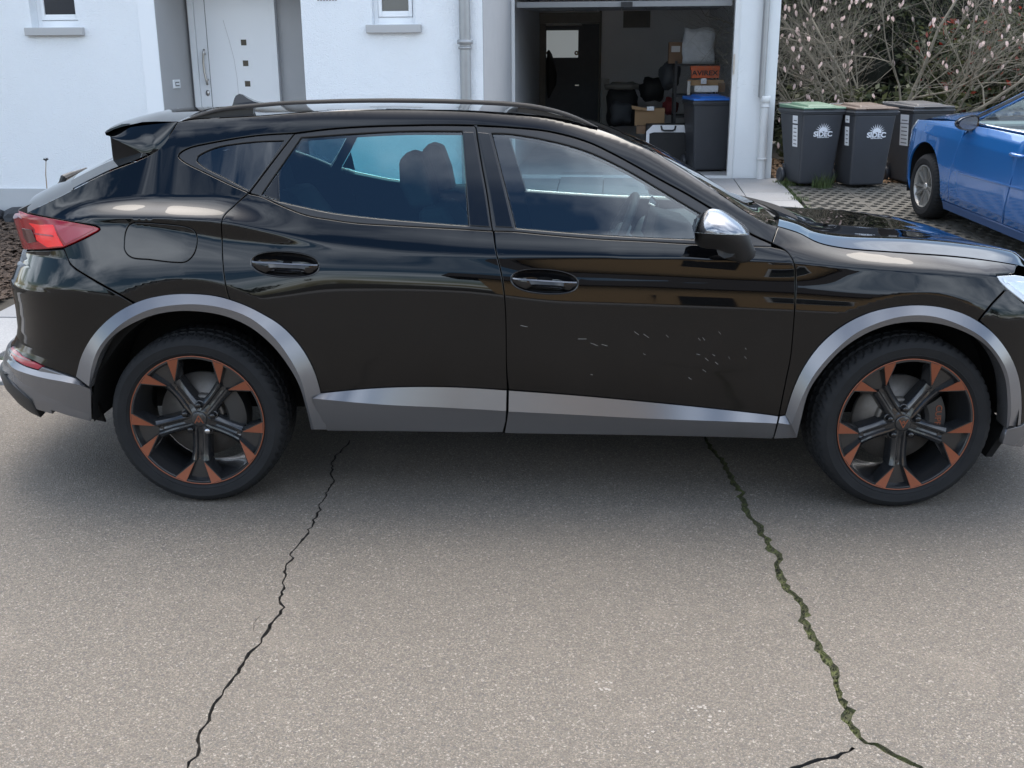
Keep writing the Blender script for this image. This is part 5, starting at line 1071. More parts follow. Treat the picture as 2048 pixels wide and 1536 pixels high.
# the road falls slightly towards the kerb: body and cabin lean a little to the far side
def lean(o):
    for ch in o.children:
        if ch.name.startswith('wheel') and not ch.name.startswith(('wheel_arch', 'wheel_well')): continue
        if ch.name.startswith(('aerial', 'fin_cover')): continue
        if ch.data is not None:
            n = len(ch.data.vertices); c = np.zeros(n*3); ch.data.vertices.foreach_get('co', c); c = c.reshape(-1, 3); c[:, 2] -= (.046 if ch.name.startswith('bonnet') else .033)*np.maximum(0, c[:, 1]+YC-.32); ch.data.vertices.foreach_set('co', c.ravel()); ch.data.update()
        lean(ch)
lean(CAR)
# ================================================================== things in the garage
mottled('cardboard', (.30, .19, .10), .85, .12, 6); mottled('cardboard_dark', (.16, .10, .06), .85, .15, 6); mat('orange_card', (.55, .105, .03), .6); mottled('bag_white', (.42, .44, .45), .45, .2, 14, .6, 30); mat('bin_blue', (.03, .16, .55), .45); mat('red_cloth', (.16, .02, .02), .8); mat('pale_board', (.45, .44, .42), .7)
q = mottled('bin_plastic', (.040, .043, .050), .5, .15, 5, .12, 160)
def gv(v_): return GV+(v_-4.3)*.80
GF = lambda z: GZ0+.005
def gthing(name, lab, cat, u, v_, z): return thing(name, lab, cat, tuple(H(u, gv(v_), GZ0)))
def dbox(name, px0, py0, px1, py1, v0, dep, m, lab=None, cat=None, skew=0., bv=.004, parent=None):
    v0, dep, skew = gv(v0), dep*.8, skew*.8; u0, z1 = hpx(px0, py0, v0); u1, z0 = hpx(px1, py1, v0); lo = [H(u0, v0, z0), H(u1, v0+skew, z0), H(u1+skew*.2, v0+dep+skew, z0), H(u0+skew*.2, v0+dep, z0)]; hi = [p+np.array([0, 0, z1-z0]) for p in lo]
    o = bevel(MB().hexa(lo, hi).build(name, m, parent), bv)
    if lab: tag(o, lab, cat)
    return o
# steel shelf rack with its load
sh_ = gthing('shelf_rack', 'dark metal shelf rack crammed in the right rear corner of the garage', 'shelf', 2.4, 6.4, 0)
u0, u1 = hpx(1345, 200, gv(6.6))[0], hpx(1436, 200, gv(6.2))[0]; va, vb_ = gv(6.2), gv(6.75)
zs = [hpx(1400, y, va)[1] for y in (128, 160, 186)]
for a in (u0, u1-.03):
    for b in (va, vb_): hbox(MB(), a, a+.03, b, b+.03, GZ0, zs[0]+.04).build('post', 'black_matte', sh_)
for z in [zs[0]]+[zs[2]-.02, GZ0+.62, GZ0+.3]: hbox(MB(), u0-.001, u1+.001, va-.005, vb_+.04, z-.025, z).build('shelf', 'black_matte', sh_)
bag = []; bu0, bz1 = hpx(1368, 57, gv(6.3)); bu1, bz0 = hpx(1428, 122, gv(6.3)); bm_ = bmesh.new(); bmesh.ops.create_cube(bm_, size=1.); bmesh.ops.subdivide_edges(bm_, edges=bm_.edges[:], cuts=6, use_grid_fill=True); r3 = random.Random(2)
for v_ in bm_.verts:
    x, y, z = v_.co; k = 1-.10*max(0, z); f_ = 1+.05*math.sin(9*x+4*z)+.05*math.sin(11*z+7*y+3*x)+r3.gauss(0, .015); P = H((bu0+bu1)/2+x*(bu1-bu0)*k*f_, gv(6.42)+y*.22*f_, zs[0]+.002+(z+.5)*(bz1-zs[0])*(1+.04*math.sin(8*x))); v_.co = P
me = bpy.data.meshes.new('plastic_bag'); bm_.to_mesh(me); bm_.free(); me.materials.append(MAT['bag_white']); me.polygons.foreach_set('use_smooth', [True]*len(me.polygons)); o = bpy.data.objects.new('plastic_bag', me); col.objects.link(o); tag(o, 'crumpled white plastic bag on top of the garage shelf rack', 'bag')
dbox('carton', 1338, 84, 1366, 127, 6.35, .2, 'cardboard_dark', 'small dark carton beside the white bag on the shelf rack', 'box'); dbox('paper_label', 1343, 92, 1360, 104, 6.348, .001, 'pale_board', 'pale paper label on the dark carton by the white bag', 'label', bv=0)
ob = gthing('shoe_box', 'orange AVIREX shoe box on the pile over the blue-lidded bin', 'box', 2.2, 6.0, 0)
a = dbox('box_body', 1384, 139, 1438, 156, 6.05, .2, 'orange_card', parent=ob); dbox('box_lid', 1382, 132, 1440, 140, 6.045, .21, 'orange_card', parent=ob)
u, z = hpx(1410, 146.5, gv(6.04)); o = text_mesh('AVIREX', .082, 'lettering', 'black_matte', ob, Matrix.Translation(H(u, gv(6.043), z)-WORLD[ob.name]) @ RZ @ Matrix.Rotation(R(90), 4, 'X') @ Matrix.Scale(1.18, 4, (1, 0, 0)), .0005, bold=.002)
dbox('carton', 1376, 160, 1448, 171, 6.0, .28, 'cardboard', 'flat brown carton under the orange shoe box', 'box', .03); dbox('carton', 1390, 171.5, 1436, 184, 5.9, .24, 'white_paper', 'white printed carton between the orange box and the blue bin lid', 'box', -.02); dbox('carton', 1437, 166, 1450, 184, 5.95, .2, 'cardboard_dark', 'narrow brown carton standing right of the white printed carton', 'box')
dbox('board', 1375, 162, 1379, 215, 5.95, .02, 'pale_board', 'upright pale board edge left of the cartons over the bin', 'board')
dbox('paper_sheet', 1402, 157, 1413, 168, 5.88, .01, 'white_paper', 'crumpled white paper lying on the flat brown carton', 'paper', .02)
# cardboard box, white-edged carrier crate, pushchair-like bag
cb = gthing('cardboard_box', 'open brown cardboard box standing on the white-edged crate', 'box', 1.7, 6.2, 0); dbox('box_body', 1270, 217, 1329, 252, 6.2, .32, 'cardboard', parent=cb, skew=.04)
u0, z0 = hpx(1266, 213, gv(6.15)); u1, z1 = hpx(1300, 222, gv(6.15)); MB().add([H(u0-.01, gv(6.08), z0-.03), H(u1, gv(6.20), z1-.005), H(u1, gv(6.215), z1+.025), H(u0-.02, gv(6.09), z0+.015)], [(0, 1, 2, 3), (3, 2, 1, 0)]).build('flap', 'cardboard', cb); dbox('tape_label', 1294, 213, 1308, 221, 6.16, .004, 'white_paper', parent=cb, bv=0)
fv = gv(5.7); cu0, cu1, cz1 = hpx(1293, 250, fv)[0], hpx(1381, 250, fv)[0], hpx(1335, 250, fv)[1]; cz0 = GZ0+.006
cr_ = gthing('pet_crate', 'black folding pet crate with white edges and carry handle', 'crate', (cu0+cu1)/2, 5.9, 0)
bevel(hbox(MB(), cu0, cu1, fv+.02, fv+.45, cz0, cz1-.002).build('crate_body', 'black_matte', cr_), .015)
mb = MB(); c5 = .08
ring_o = [(cu0+c5, cz1), (cu1-c5, cz1), (cu1, cz1-c5), (cu1, cz0+.10), (cu1-c5, cz0+.01), (cu0+c5, cz0+.01), (cu0, cz0+.10), (cu0, cz1-c5)]; ring_i = [(cu0+c5+.016, cz1-.09), (cu1-c5-.0, cz1-.09), (cu1-.04, cz1-.105), (cu1-.04, cz0+.12), (cu1-c5-.016, cz0+.06), (cu0+c5+.016, cz0+.06), (cu0+.04, cz0+.12), (cu0+.04, cz1-.105)]
n = 8; mb.add([H(a, fv+.008, b) for a, b in ring_o]+[H(a, fv+.008, b) for a, b in ring_i]+[H(a, fv+.019, b) for a, b in ring_o], [(i, (i+1) % n, n+(i+1) % n, n+i) for i in range(n)]+[(2*n+i, i, (i+1) % n, 2*n+(i+1) % n)[::-1] for i in range(n)]); mb.build('white_edging', 'white_paper', cr_)
uh = (cu0+cu1)/2; MB().tube([H(uh-.09, fv+.005, cz1-.01), H(uh-.08, fv-.01, cz1-.055), H(uh-.05, fv-.01, cz1-.068), H(uh+.05, fv-.01, cz1-.068), H(uh+.08, fv-.01, cz1-.055), H(uh+.09, fv+.005, cz1-.01)], .011, 6).build('carry_handle', 'black_matte', cr_)
dbox('carton', 1273, 252, 1291, 268, 5.8, .2, 'cardboard_dark', 'small torn carton left of the pet crate', 'box')
pb = gthing('backpack', 'large dark bag leaning on the garage back wall', 'bag', 1.2, 9.5, 0)
def blob(name, px_, py_, wx, wy, v_, dep, m, parent, seed, lab=None, cat=None):
    bm = bmesh.new(); bmesh.ops.create_icosphere(bm, subdivisions=3, radius=1.); v_ = gv(v_); dep *= .8; r4 = random.Random(seed); k1, k2, k3 = (r4.uniform(2, 5) for _ in range(3)); u, z = hpx(px_, py_, v_); sx = abs(hpx(px_+wx, py_, v_)[0]-u); szz = abs(hpx(px_, py_+wy, v_)[1]-z)
    for v3 in bm.verts:
        x, y, zz_ = v3.co; f_ = 1+.12*math.sin(k1*x*2+k2)+.10*math.sin(k2*zz_*2+k3*y); x = math.copysign(abs(x)**.75, x); zz_ = math.copysign(abs(zz_)**.75, zz_); v3.co = H(u+x*sx*f_, v_+y*dep, z+zz_*szz*f_)-(WORLD[parent.name] if parent else 0)
    me = bpy.data.meshes.new(name); bm.to_mesh(me); bm.free(); me.materials.append(MAT[m]); me.polygons.foreach_set('use_smooth', [True]*len(me.polygons)); o = bpy.data.objects.new(name, me); col.objects.link(o); o.parent = parent
    if lab: tag(o, lab, cat)
    return o
blob('bag_body', 1243, 212, 30, 44, 9.0, .25, 'black_matte', pb, 1); blob('top_flap', 1247, 173, 34, 9, 9.0, .22, 'jamb_grey', pb, 2); blob('front_pocket', 1240, 225, 22, 24, 8.8, .12, 'door_dark', pb, 3)
blob('clothes_heap', 1305, 180, 26, 24, 8.8, .3, 'black_matte', None, 5, 'heap of dark clothes between the large bag and the shelf rack', 'clothes'); blob('clothes_heap', 1341, 213, 15, 18, 7.5, .2, 'red_cloth', None, 6, 'dark red cloth bundle behind the cardboard box', 'clothes'); blob('clothes_heap', 1338, 150, 20, 26, 7.6, .3, 'door_dark', None, 7, 'dark bundle in front of the garage back wall beside the shelf rack', 'clothes')
gbox('insulation_board', 1203, 158, 1216, 300, gv(9.0), gv(9.05), 'jamb_grey', None); tag(bpy.data.objects['insulation_board'], 'pale upright board behind the large dark bag', 'board')

# ================================================================== wheelie bins
mat('bin_green', (.085, .17, .11), .45); mat('bin_brown', (.075, .048, .036), .5); mat('bin_dark', (.042, .045, .052), .5); mat('bin_print', (.72, .74, .78), .5)
def wheelie(lab, loc, rz, lid_m, logo, stickers, group, sc=1., open_lid=0.):
    root = thing('wheelie_bin', lab, 'bin', loc, rz, group); root.scale = (sc,)*3
    L = lambda nm, mb, m, par=root, sm_=False: mb.build(nm, m, par, sm_, world=False)
    mb = MB(); lo = [(-.235, -.26, .02), (.235, -.26, .02), (.225, .20, .02), (-.225, .20, .02)]; hi = [(-.285, -.355, .93), (.285, -.355, .93), (.285, .36, .93), (-.285, .36, .93)]; mb.hexa(lo, hi); body = bevel(L('body', mb, 'bin_plastic'), .03, 4)
    mb = MB(); mb.hexa([(-.292, -.366, .915), (.292, -.366, .915), (.292, .372, .915), (-.292, .372, .915)], [(-.298, -.378, .985), (.298, -.378, .985), (.298, .378, .985), (-.298, .378, .985)]); bevel(L('rim', mb, 'bin_plastic'), .012, 2)
    mb = MB(); mb.hexa([(-.312, -.392, .948), (.312, -.392, .948), (.312, .38, .948), (-.312, .38, .948)], [(-.308, -.388, .968), (.308, -.388, .968), (.308, .38, .968), (-.308, .38, .968)]); bevel(L('collar', mb, 'bin_plastic'), .006, 2)
    mb = MB(); mb.hexa([(-.302, -.388, .988), (.302, -.388, .988), (.302, .36, .988), (-.302, .36, .988)], [(-.295, -.375, 1.012), (.295, -.375, 1.012), (.295, .36, 1.035), (-.295, .36, 1.035)]); lid = bevel(L('lid', mb, lid_m), .010, 3)
    mb = MB(); mb.hexa([(-.20, -.30, 1.012), (.20, -.30, 1.012), (.22, .25, 1.030), (-.22, .25, 1.030)], [(-.17, -.26, 1.040), (.17, -.26, 1.040), (.19, .20, 1.062), (-.19, .20, 1.062)]); bevel(L('lid_dome', mb, lid_m, lid), .012, 3)
    mb = MB(); mb.box((0, -.385, 1.000), (.30, .03, .018)); bevel(L('lid_grip', mb, lid_m, lid), .006)
    mb = MB(); mb.tube([(-.27, .375, 1.0), (-.27, .44, 1.03), (.27, .44, 1.03), (.27, .375, 1.0)], .016, 8); L('handle_bar', mb, 'bin_plastic', root, True)
    for s_ in (-1, 1):
        mb = MB(); f_ = lambda r, a_, t: (s_*(.245+a_), .235+r*math.cos(t), .10+r*math.sin(t)); mb.lathe([(0, .045), (.045, .045), (.06, .055), (.085, .055), (.098, .045), (.10, .02), (.095, 0), (0, 0)], f_, 24); w_ = L('wheel', mb, 'bin_plastic', root, True)
        mb = MB(); mb.hexa([(s_*.20-.03, .17, .06), (s_*.20+.03, .17, .06), (s_*.20+.03, .26, .06), (s_*.20-.03, .26, .06)], [(s_*.22-.03, .17, .25), (s_*.22+.03, .17, .25), (s_*.22+.03, .25, .25), (s_*.22-.03, .25, .25)]); L('axle_mount', mb, 'bin_plastic')
    for k in (-.13, .0, .13):
        pass
    yf = lambda z: -.26-.095*(z-.02)/.91-.003
    if logo:
        mb = MB(); cz_ = .70; hw = .115
        P = lambda x, z: (x+logo[0], yf(z+cz_), z+cz_)
        n = 20; mb.add([P(0, .005)]+[P(.062*math.cos(t), .005+.055*math.sin(t)) for t in np.linspace(0, math.pi, n)], [[0, i, i+1] for i in range(1, n)])
        for k in range(11):
            t = math.pi*(k+.0)/10; d_ = .115; mb.add([P(.066*math.cos(t-.10), .005+.058*math.sin(t-.10)), P(d_*math.cos(t), .005+d_*.95*math.sin(t)), P(.066*math.cos(t+.10), .005+.058*math.sin(t+.10))], [(0, 1, 2)])
        mb2 = MB()
        for k in range(8): x = -.072+.0205*k; mb2.add([P(x, -.078), P(x+.014, -.078), P(x+.014, -.066), P(x, -.066)], [(0, 1, 2, 3)])
        lg = L('sun_logo', mb, 'bin_print'); L('small_print', mb2, 'bin_print', lg); tilt = math.atan(.095/.91)
        text_mesh('SIDEC', .088, 'lettering', 'bin_print', lg, Matrix.Translation((logo[0], yf(cz_-.032)-.001, cz_-.032)) @ Matrix.Rotation(R(90)+tilt, 4, 'X') @ Matrix.Scale(1.12, 4, (1, 0, 0)), .0004, bold=.003)
    xs_ = lambda z: -.235-.05*(z-.02)/.91-.003
    for (y0, y1, z0, z1) in stickers: mb = MB(); mb.add([(xs_(z0), y1, z0), (xs_(z0), y0, z0), (xs_(z1), y0, z1), (xs_(z1), y1, z1)], [(0, 1, 2, 3)]); st_ = L('sticker', mb, 'white_paper'); mb = MB(); [mb.add([(xs_(zz_)-.001, y1-.03, zz_), (xs_(zz_)-.001, y0+.03, zz_), (xs_(zz_+.012)-.001, y0+.03, zz_+.012), (xs_(zz_+.012)-.001, y1-.03, zz_+.012)], [(0, 1, 2, 3)]) for zz_ in np.arange(z0+.03, z1-.03, .05)]; L('print', mb, 'blind_grey', st_)
    return root
GB = 'wheelie bins in a row beside the garage'
p = gs(1622, 373); q_ = gs(1722, 376); r_ = gs(1826, 372); BS = .83
wheelie('dark wheelie bin with green lid and white sun logo, beside the garage pier', (p[0], p[1]+.23, p[2]+.01), R(13), 'bin_green', (0.02, 0), [(-.20, -.05, .80, .90), (-.20, -.05, .50, .78)], GB, BS)
wheelie('dark wheelie bin with brown lid and white sun logo, second from the garage', (q_[0]+.02, q_[1]+.23, q_[2]+.01), R(11), 'bin_brown', (0.04, 0), [(-.20, -.08, .82, .91), (-.20, -.08, .53, .77)], GB, BS)
wheelie('all-black wheelie bin with long white sticker, half hidden by the blue car', (r_[0]+.08, r_[1]+.33, r_[2]+.01), R(14), 'bin_dark', None, [(-.26, -.06, .79, .90), (-.26, -.06, .50, .78)], GB, BS)
ub = hpx(1414, 345, gv(4.95))[0]
bb_ = wheelie('black wheelie bin with blue lid standing just inside the open garage', tuple(H(ub, gv(5.3), GZ0+.005)), R(6), 'bin_blue', None, [], None, .85); bb_['label'] = 'black wheelie bin with blue lid standing just inside the open garage'

# ================================================================== blue car (parked nose-in on the driveway)
q = mat('blue_paint', (.010, .115, .36), .25, metal=.3, coat=1.)
mat('blue_sill', (.03, .07, .17), .45); mat('chrome', (.7, .7, .72), .12, metal=1.); mat('alloy_grey', (.45, .44, .42), .35, metal=.7); mat('lamp_glass', (.55, .58, .6), .08, coat=1., metal=.3)
BA = np.array([math.sin(R(5.0)), -math.cos(R(5.0)), -SL]); BA /= np.linalg.norm(BA); BW = np.array([math.cos(R(5.0)), math.sin(R(5.0)), 0.]); BU = np.cross(BA, BW); BU = BU if BU[2] > 0 else -BU
b0 = onplane(1840, 379, BW, BW@gs(1843, 441)); BB = b0-BU*.298; BB[2] = gz(BB)
BL, BX, BY, BNX, BNY = superell(2.3, .62, .88)
class Blue:
    sr0 = -.22
    def P(s, S, Z):
        S = np.asarray(S, float); Z = np.asarray(Z, float); off = np.interp(Z, [.0, .18, .30, .55, .78, .88, .93, .97, 1.05, 1.43, 1.5], [.10, .06, .02, .0, .008, .035, .07, .105, .145, .34, .50]); f = S < s.sr0; g = s.sr0-S; nose = np.interp(Z, [.1, .3, .55, .7, .8, .95, 1.0], [.60, .66, .68, .64, .56, .38, .30]); r_ = S > 2.75; gr_ = S-2.75
        a = np.where(f, s.sr0-np.interp(g, BL, BX)*nose, np.where(r_, 2.75+np.interp(gr_, BL, BX)*.72, S)); w_ = np.where(f, .88*np.interp(g, BL, BY), np.where(r_, .88*np.interp(gr_, BL, BY), 0.)); k = np.where(f, np.clip(1-g/1.1, 0, 1), np.where(r_, np.clip(1-gr_/1.1, 0, 1), 1)); w_ = w_+off*k
        return BB+a[..., None]*BA+w_[..., None]*BW+Z[..., None]*BU
    def Nn(s, S, Z):
        e = .006; S = np.asarray(S, float); Z = np.asarray(Z, float); n = np.cross(s.P(S+e, Z)-s.P(S-e, Z), s.P(S, Z+e)-s.P(S, Z-e)); n /= np.linalg.norm(n, axis=-1, keepdims=True); return np.where(((s.P(S, Z)+n*.1-s.P(S, Z))@BW)[..., None] > .05*10, -n, n)
    def hit(s, pts):
        out = []
        for p in pts:
            if len(p) == 3: out.append(p[:2]); continue
            q = np.array([.3, .6]); best = 1e9
            for a in np.arange(-.9, 2.4, .15):
                for z in np.arange(.2, 1.4, .12):
                    e = np.hypot(*(np.array(proj(s.P(np.array(a), np.array(z))))-p))
                    if e < best: best = e; q = np.array([a, z])
            for _ in range(14):
                f = lambda q: np.array(proj(s.P(np.array(q[0]), np.array(q[1])))); f0 = f(q); J = np.stack([(f(q+[.004, 0])-f0)/.004, (f(q+[0, .004])-f0)/.004], 1); st = np.linalg.solve(J+np.eye(2)*1e-6, np.asarray(p)-f0); L = np.abs(st).max(); q = q+st*min(1, .08/max(L, 1e-9))
                if L < 3e-4: break
            out.append((float(q[0]), float(q[1])))
        return np.array(out, float)
BC = Blue(); SD_main = SD; SD = BC      # the panel builder now works on the blue car's surface
bc = thing('blue_car', 'bright blue car parked nose-in on the grid paving beside the bins', 'car', tuple(BB+BW*.88+BA*1.3))
BZ = lambda a, z: (a, z, 1.)
arch = [(.37*math.cos(t), .33+.37*math.sin(t)) for t in np.linspace(R(200), R(-18), 26)]
door_g = [p for p in BC.hit([(1922,277),(1914,300),(1906,324),(1898,359),(1896,404)])]
belt = lambda a: .925+.012*a
d0, d1 = door_g[0], door_g[-1]
wingp = [(-.62, .50), (-.62, .30), (-.42, .25)]+[p for p in arch]+[(.42, .24), (d1[0], .24), tuple(door_g[-1])]+[tuple(p) for p in door_g[::-1][1:]]+[(d0[0]-.02, .93), (d0[0]-.30, .925), (-.30, .875), (-.52, .80)]
def bpanel(name, pts, m, parent=bc, **k): return panel(name, np.array(pts, float), m, parent, gx=.08, gz=.03, gap=.002, rim=.003, **k)
SE_ = BC.sr0-BL[-1]; SR_ = 2.75+BL[-1]
bpanel('front_wing', wingp, 'blue_paint')
bpanel('front_bumper', [(-.625, .78), (-.625, .27), (-.43, .22), (SE_, .22), (SE_, .72)], 'blue_paint'); bpanel('headlamp', [(-.32, .875), (-.53, .80), (-.64, .79), (-1.0, .73), (-1.0, .66), (-.66, .70), (-.50, .72), (-.42, .78)], 'lamp_glass', off=-.006)
bpanel('front_door', [tuple(p) for p in door_g]+[(d1[0]+.02, .24), (1.52, .24), (1.62, .60), (1.66, .94), (d0[0]+.1, .93)], 'blue_paint'); bd = bpanel('rear_door', [(1.53, .24), (2.10, .24), (2.22, .42), (2.40, .62), (2.52, .95), (1.67, .945), (1.63, .60)], 'blue_paint')
rarch = [(2.60+.37*math.cos(t), .33+.37*math.sin(t)) for t in np.linspace(R(196), R(-18), 26)]
bpanel('rear_wing', [(2.12, .24)]+rarch+[(3.10, .26), (SR_, .28), (SR_, .98), (2.53, .96), (2.41, .62), (2.23, .42)], 'blue_paint')
bpanel('sill', [(.40, .235), (.40, .16), (2.10, .16), (2.10, .235)], 'blue_sill', off=-.006)
wf = [(d0[0]+.02, .955), (d0[0]+.62, 1.22), (d0[0]+1.0, 1.36), (1.66, 1.40), (1.68, .965)]; wb = [(1.73, .965), (1.71, 1.40), (2.2, 1.38), (2.75, 1.20), (2.80, 1.00)]
bpanel('cab_side', [(d0[0]-.16, .932), (d0[0]+.30, 1.14), (d0[0]+.62, 1.29), (d0[0]+1.0, 1.43), (1.7, 1.47), (2.3, 1.44), (2.9, 1.25), (3.2, 1.02), (2.55, .965), (1.66, .948), (d0[0]+.05, .937)], 'blue_paint', holes=[wf, wb])
bpanel('window_glass', wf, 'window_clear', off=.01, deep=.001); bpanel('window_glass', wb, 'window_tint', off=.01, deep=.001); bpanel('belt_strip', [(d0[0]+.06, .938), (2.5, .962), (2.5, .974), (d0[0]+.06, .952)], 'chrome', off=-.004)
bpanel('window_trim', [(d0[0]-.08, .955), (d0[0]+.02, .957), (d0[0]+.60, 1.225), (d0[0]+.57, 1.255)], 'gloss_black', off=-.003)
crs = BC.hit([(1917,342),(1960,354),(2000,364),(2048,377)]); cb_ = [tuple(p) for p in crs]+[(2.3, crs[-1][1]+.03)]; bpanel('door_crease', cb_+[(a, z-.02) for a, z in cb_[::-1]], 'blue_paint', off=-.007, deep=.010)
hq = BC.hit([(2025,307)])[0]; mb = MB(); hpts = [BC.P(np.array(hq[0]+t), np.array(hq[1]-.0+.0*t)) for t in (0, .03, .10, .17, .20)]; mb.tube([p-BW*d for p, d in zip(hpts, (.0, .03, .04, .03, .0))], [.012, .014, .015, .014, .012], 8); mb.build('door_handle', 'blue_paint', bc, True)
# bonnet, screens, roof, far flank
def bl(a, w_, z): return BB+BA*a+BW*w_+BU*z
nosea = -.84
rows = [[bl(a-.10*(1-(2*u-1)**2)*k, e+(1.76-2*e)*u, z+.05*(1-abs(2*u-1)**2.4)) for u in np.linspace(0, 1, 17)] for a, e, z, k in ((d0[0]-.16, .10, .935, .8), (.15, .085, .925, 1.), (-.15, .075, .90, 1.4), (-.33, .10, .865, 1.9), (-.48, .17, .80, 2.2), (-.56, .25, .74, 2.2))]; strip('bonnet', rows, 'blue_paint', bc, smooth=True)
rows = [[bl(a-.10*(1-(2*u-1)**2), e+(1.76-2*e)*u, z+.04*(1-abs(2*u-1)**2.4)) for u in np.linspace(0, 1, 17)] for a, e, z in ((d0[0]-.16, .11, .935), (d0[0]+.30, .20, 1.14), (d0[0]+.62, .27, 1.29), (d0[0]+1.0, .34, 1.43))]; strip('windscreen', rows, 'window_clear', bc, smooth=True)
rows = [[bl(a, e+(1.76-2*e)*u, z+.05*(1-abs(2*u-1)**2.4)) for u in np.linspace(0, 1, 17)] for a, e, z in ((d0[0]+.98, .34, 1.428), (1.7, .37, 1.468), (2.3, .355, 1.44), (2.9, .28, 1.25), (3.25, .2, 1.02), (3.45, .2, .96))]; strip('roof', rows, 'blue_paint', bc, smooth=True)
mb = MB(); w0 = BW*1.76
mb.add([bl(-.5, 1.74, .25), bl(3.2, 1.74, .25), bl(3.2, 1.70, .94), bl(-.4, 1.70, .90)], [(0, 1, 2, 3), (3, 2, 1, 0)]); mb.add([bl(-.5, .9, .17), bl(-.5, 1.74, .17), bl(3.2, 1.74, .17), bl(3.2, .12, .17), bl(.45, .12, .17), bl(.45, .4, .17), bl(-.5, .4, .17)], [list(range(7)), list(range(7))[::-1]]); mb.build('body_shell', 'shell_black', bc)
mb = MB(); mb.box(tuple(bl(1.15, .88, .62)), (1.35, .5, .6), math.atan2(BW[1], BW[0])); mb.box(tuple(bl(.62, .88, .86)), (1.4, .45, .16), math.atan2(BW[1], BW[0])); bevel(mb.build('dashboard', 'interior_grey', bc), .04, 3)
for w_ in (.45, 1.28):
    mb = MB(); mb.hexa([bl(1.45, w_-.24, .4), bl(1.62, w_-.24, .4), bl(1.62, w_+.24, .4), bl(1.45, w_+.24, .4)], [bl(1.65, w_-.20, 1.1), bl(1.76, w_-.20, 1.1), bl(1.76, w_+.20, 1.1), bl(1.65, w_+.20, 1.1)]); mb.hexa([bl(1.70, w_-.11, 1.12), bl(1.78, w_-.11, 1.12), bl(1.78, w_+.11, 1.12), bl(1.70, w_+.11, 1.12)], [bl(1.73, w_-.09, 1.30), bl(1.79, w_-.09, 1.30), bl(1.79, w_+.09, 1.30), bl(1.73, w_+.09, 1.30)]); bevel(mb.build('front_seat', 'seat_cloth', bc), .04, 3)
# door mirror of the blue car
mp_ = [(1913,247),(1917,241),(1924,236),(1938,232),(1953,230),(1959,233),(1958,246),(1955,257),(1944,262),(1930,261),(1921,259.5),(1914,253)]
mt = bpy.data.objects.new('door_mirror', None); col.objects.link(mt); mt.parent = bc; WORLD[mt.name] = WORLD[bc.name]
yM = float((bl(d0[0]+.18, -.08, 0))[1]); P = np.array([aty(*p, yM) for p in spline(mp_+[mp_[0]], 5)[:-1]]); c_ = P.mean(0); n = len(P)
rws = [(P-c_)*k+c_+np.array([0, d, 0]) for k, d in ((.80, -.004), (.96, -.006), (1., .01), (.97, .06), (.75, .12), (.3, .15))]
mb = MB(); mb.add([p for r_ in rws for p in r_], [(i*n+j, i*n+(j+1) % n, (i+1)*n+(j+1) % n, (i+1)*n+j) for i in range(5) for j in range(n)]+[list(range(5*n, 6*n))]); mb.tube([c_+np.array([.05, .05, -.03]), c_+np.array([.20, .05, -.06])], .035, 8); o = mb.build('housing', 'gloss_black', mt); smooth_by_angle(o, 50); mk('mirror_glass', (P-c_)*.80+c_+np.array([0, -.0045, 0]), [list(range(n))], 'mirror_silver', mt)
# wheels of the blue car
def bwheel(a, w_, face):
    root = bpy.data.objects.new('wheel', None); col.objects.link(root); root.parent = bc; P0 = bl(a, w_, .298); root.location = P0-WORLD[bc.name]
    ax_ = -BW*face; ta = BA
    f_ = lambda r, d, t: tuple(ta*r*math.cos(t)*.94+BU*r*math.sin(t)*.94-ax_*d)
    mb = MB(); N = 200; pr_ = [(.205, .01), (.225, -.006), (.27, -.010), (.298, .004), (.31, .02), (.316, .04), (.318, .10), (.316, .17), (.30, .195), (.25, .205), (.205, .19)]; V = []
    for i in range(N):
        for j, (r, d) in enumerate(pr_): V.append(f_(r-(.005 if (i % 4 == 0 and 3 <= j <= 7) or j == 6 and i % 9 == 0 else 0), d, 2*math.pi*i/N))
    k_ = len(pr_); t_ = mk('tyre', V, [(i*k_+j, i*k_+j+1, ((i+1) % N)*k_+j+1, ((i+1) % N)*k_+j) for i in range(N) for j in range(k_-1)], 'tyre_rubber', root, world=False); smooth_by_angle(t_, 30)
    mb = MB(); mb.lathe([(.208, .012), (.206, .0), (.198, .0), (.192, .02), (.185, .10), (.185, .18)], f_, 48)
    for k in range(10):
        t = 2*math.pi*k/10; off_ = .035*(1 if k % 2 else -1)
        c1 = lambda r, s_, d: tuple(np.array(f_(r, d, t+off_*r/.2*2))+np.array(f_(s_, 0, t+math.pi/2)))
        mb.add([c1(.03, -.014, .03), c1(.03, .014, .03), c1(.2, .010, .006), c1(.2, -.010, .006), c1(.03, -.016, .06), c1(.03, .016, .06), c1(.2, .012, .04), c1(.2, -.012, .04)], [(0, 1, 2, 3), (0, 3, 7, 4), (1, 5, 6, 2), (3, 2, 1, 0)])
    mb.lathe([(0, .020), (.03, .022), (.038, .035), (.04, .06)], f_, 20); mb.build('rim', 'alloy_grey', root, world=False)
    mb = MB(); mb.lathe([(.04, .08), (.14, .08), (.14, .10)], f_, 32); mb.build('brake_disc', 'disc_steel', root, world=False); mb = MB(); mb.lathe([(0.02, .15), (.2, .15)], f_, 24); mb.build('backing', 'liner', root, world=False)
bwheel(0, .02, 1); bwheel(2.60, .02, 1); bwheel(0, 1.74, -1); bwheel(2.60, 1.74, -1)
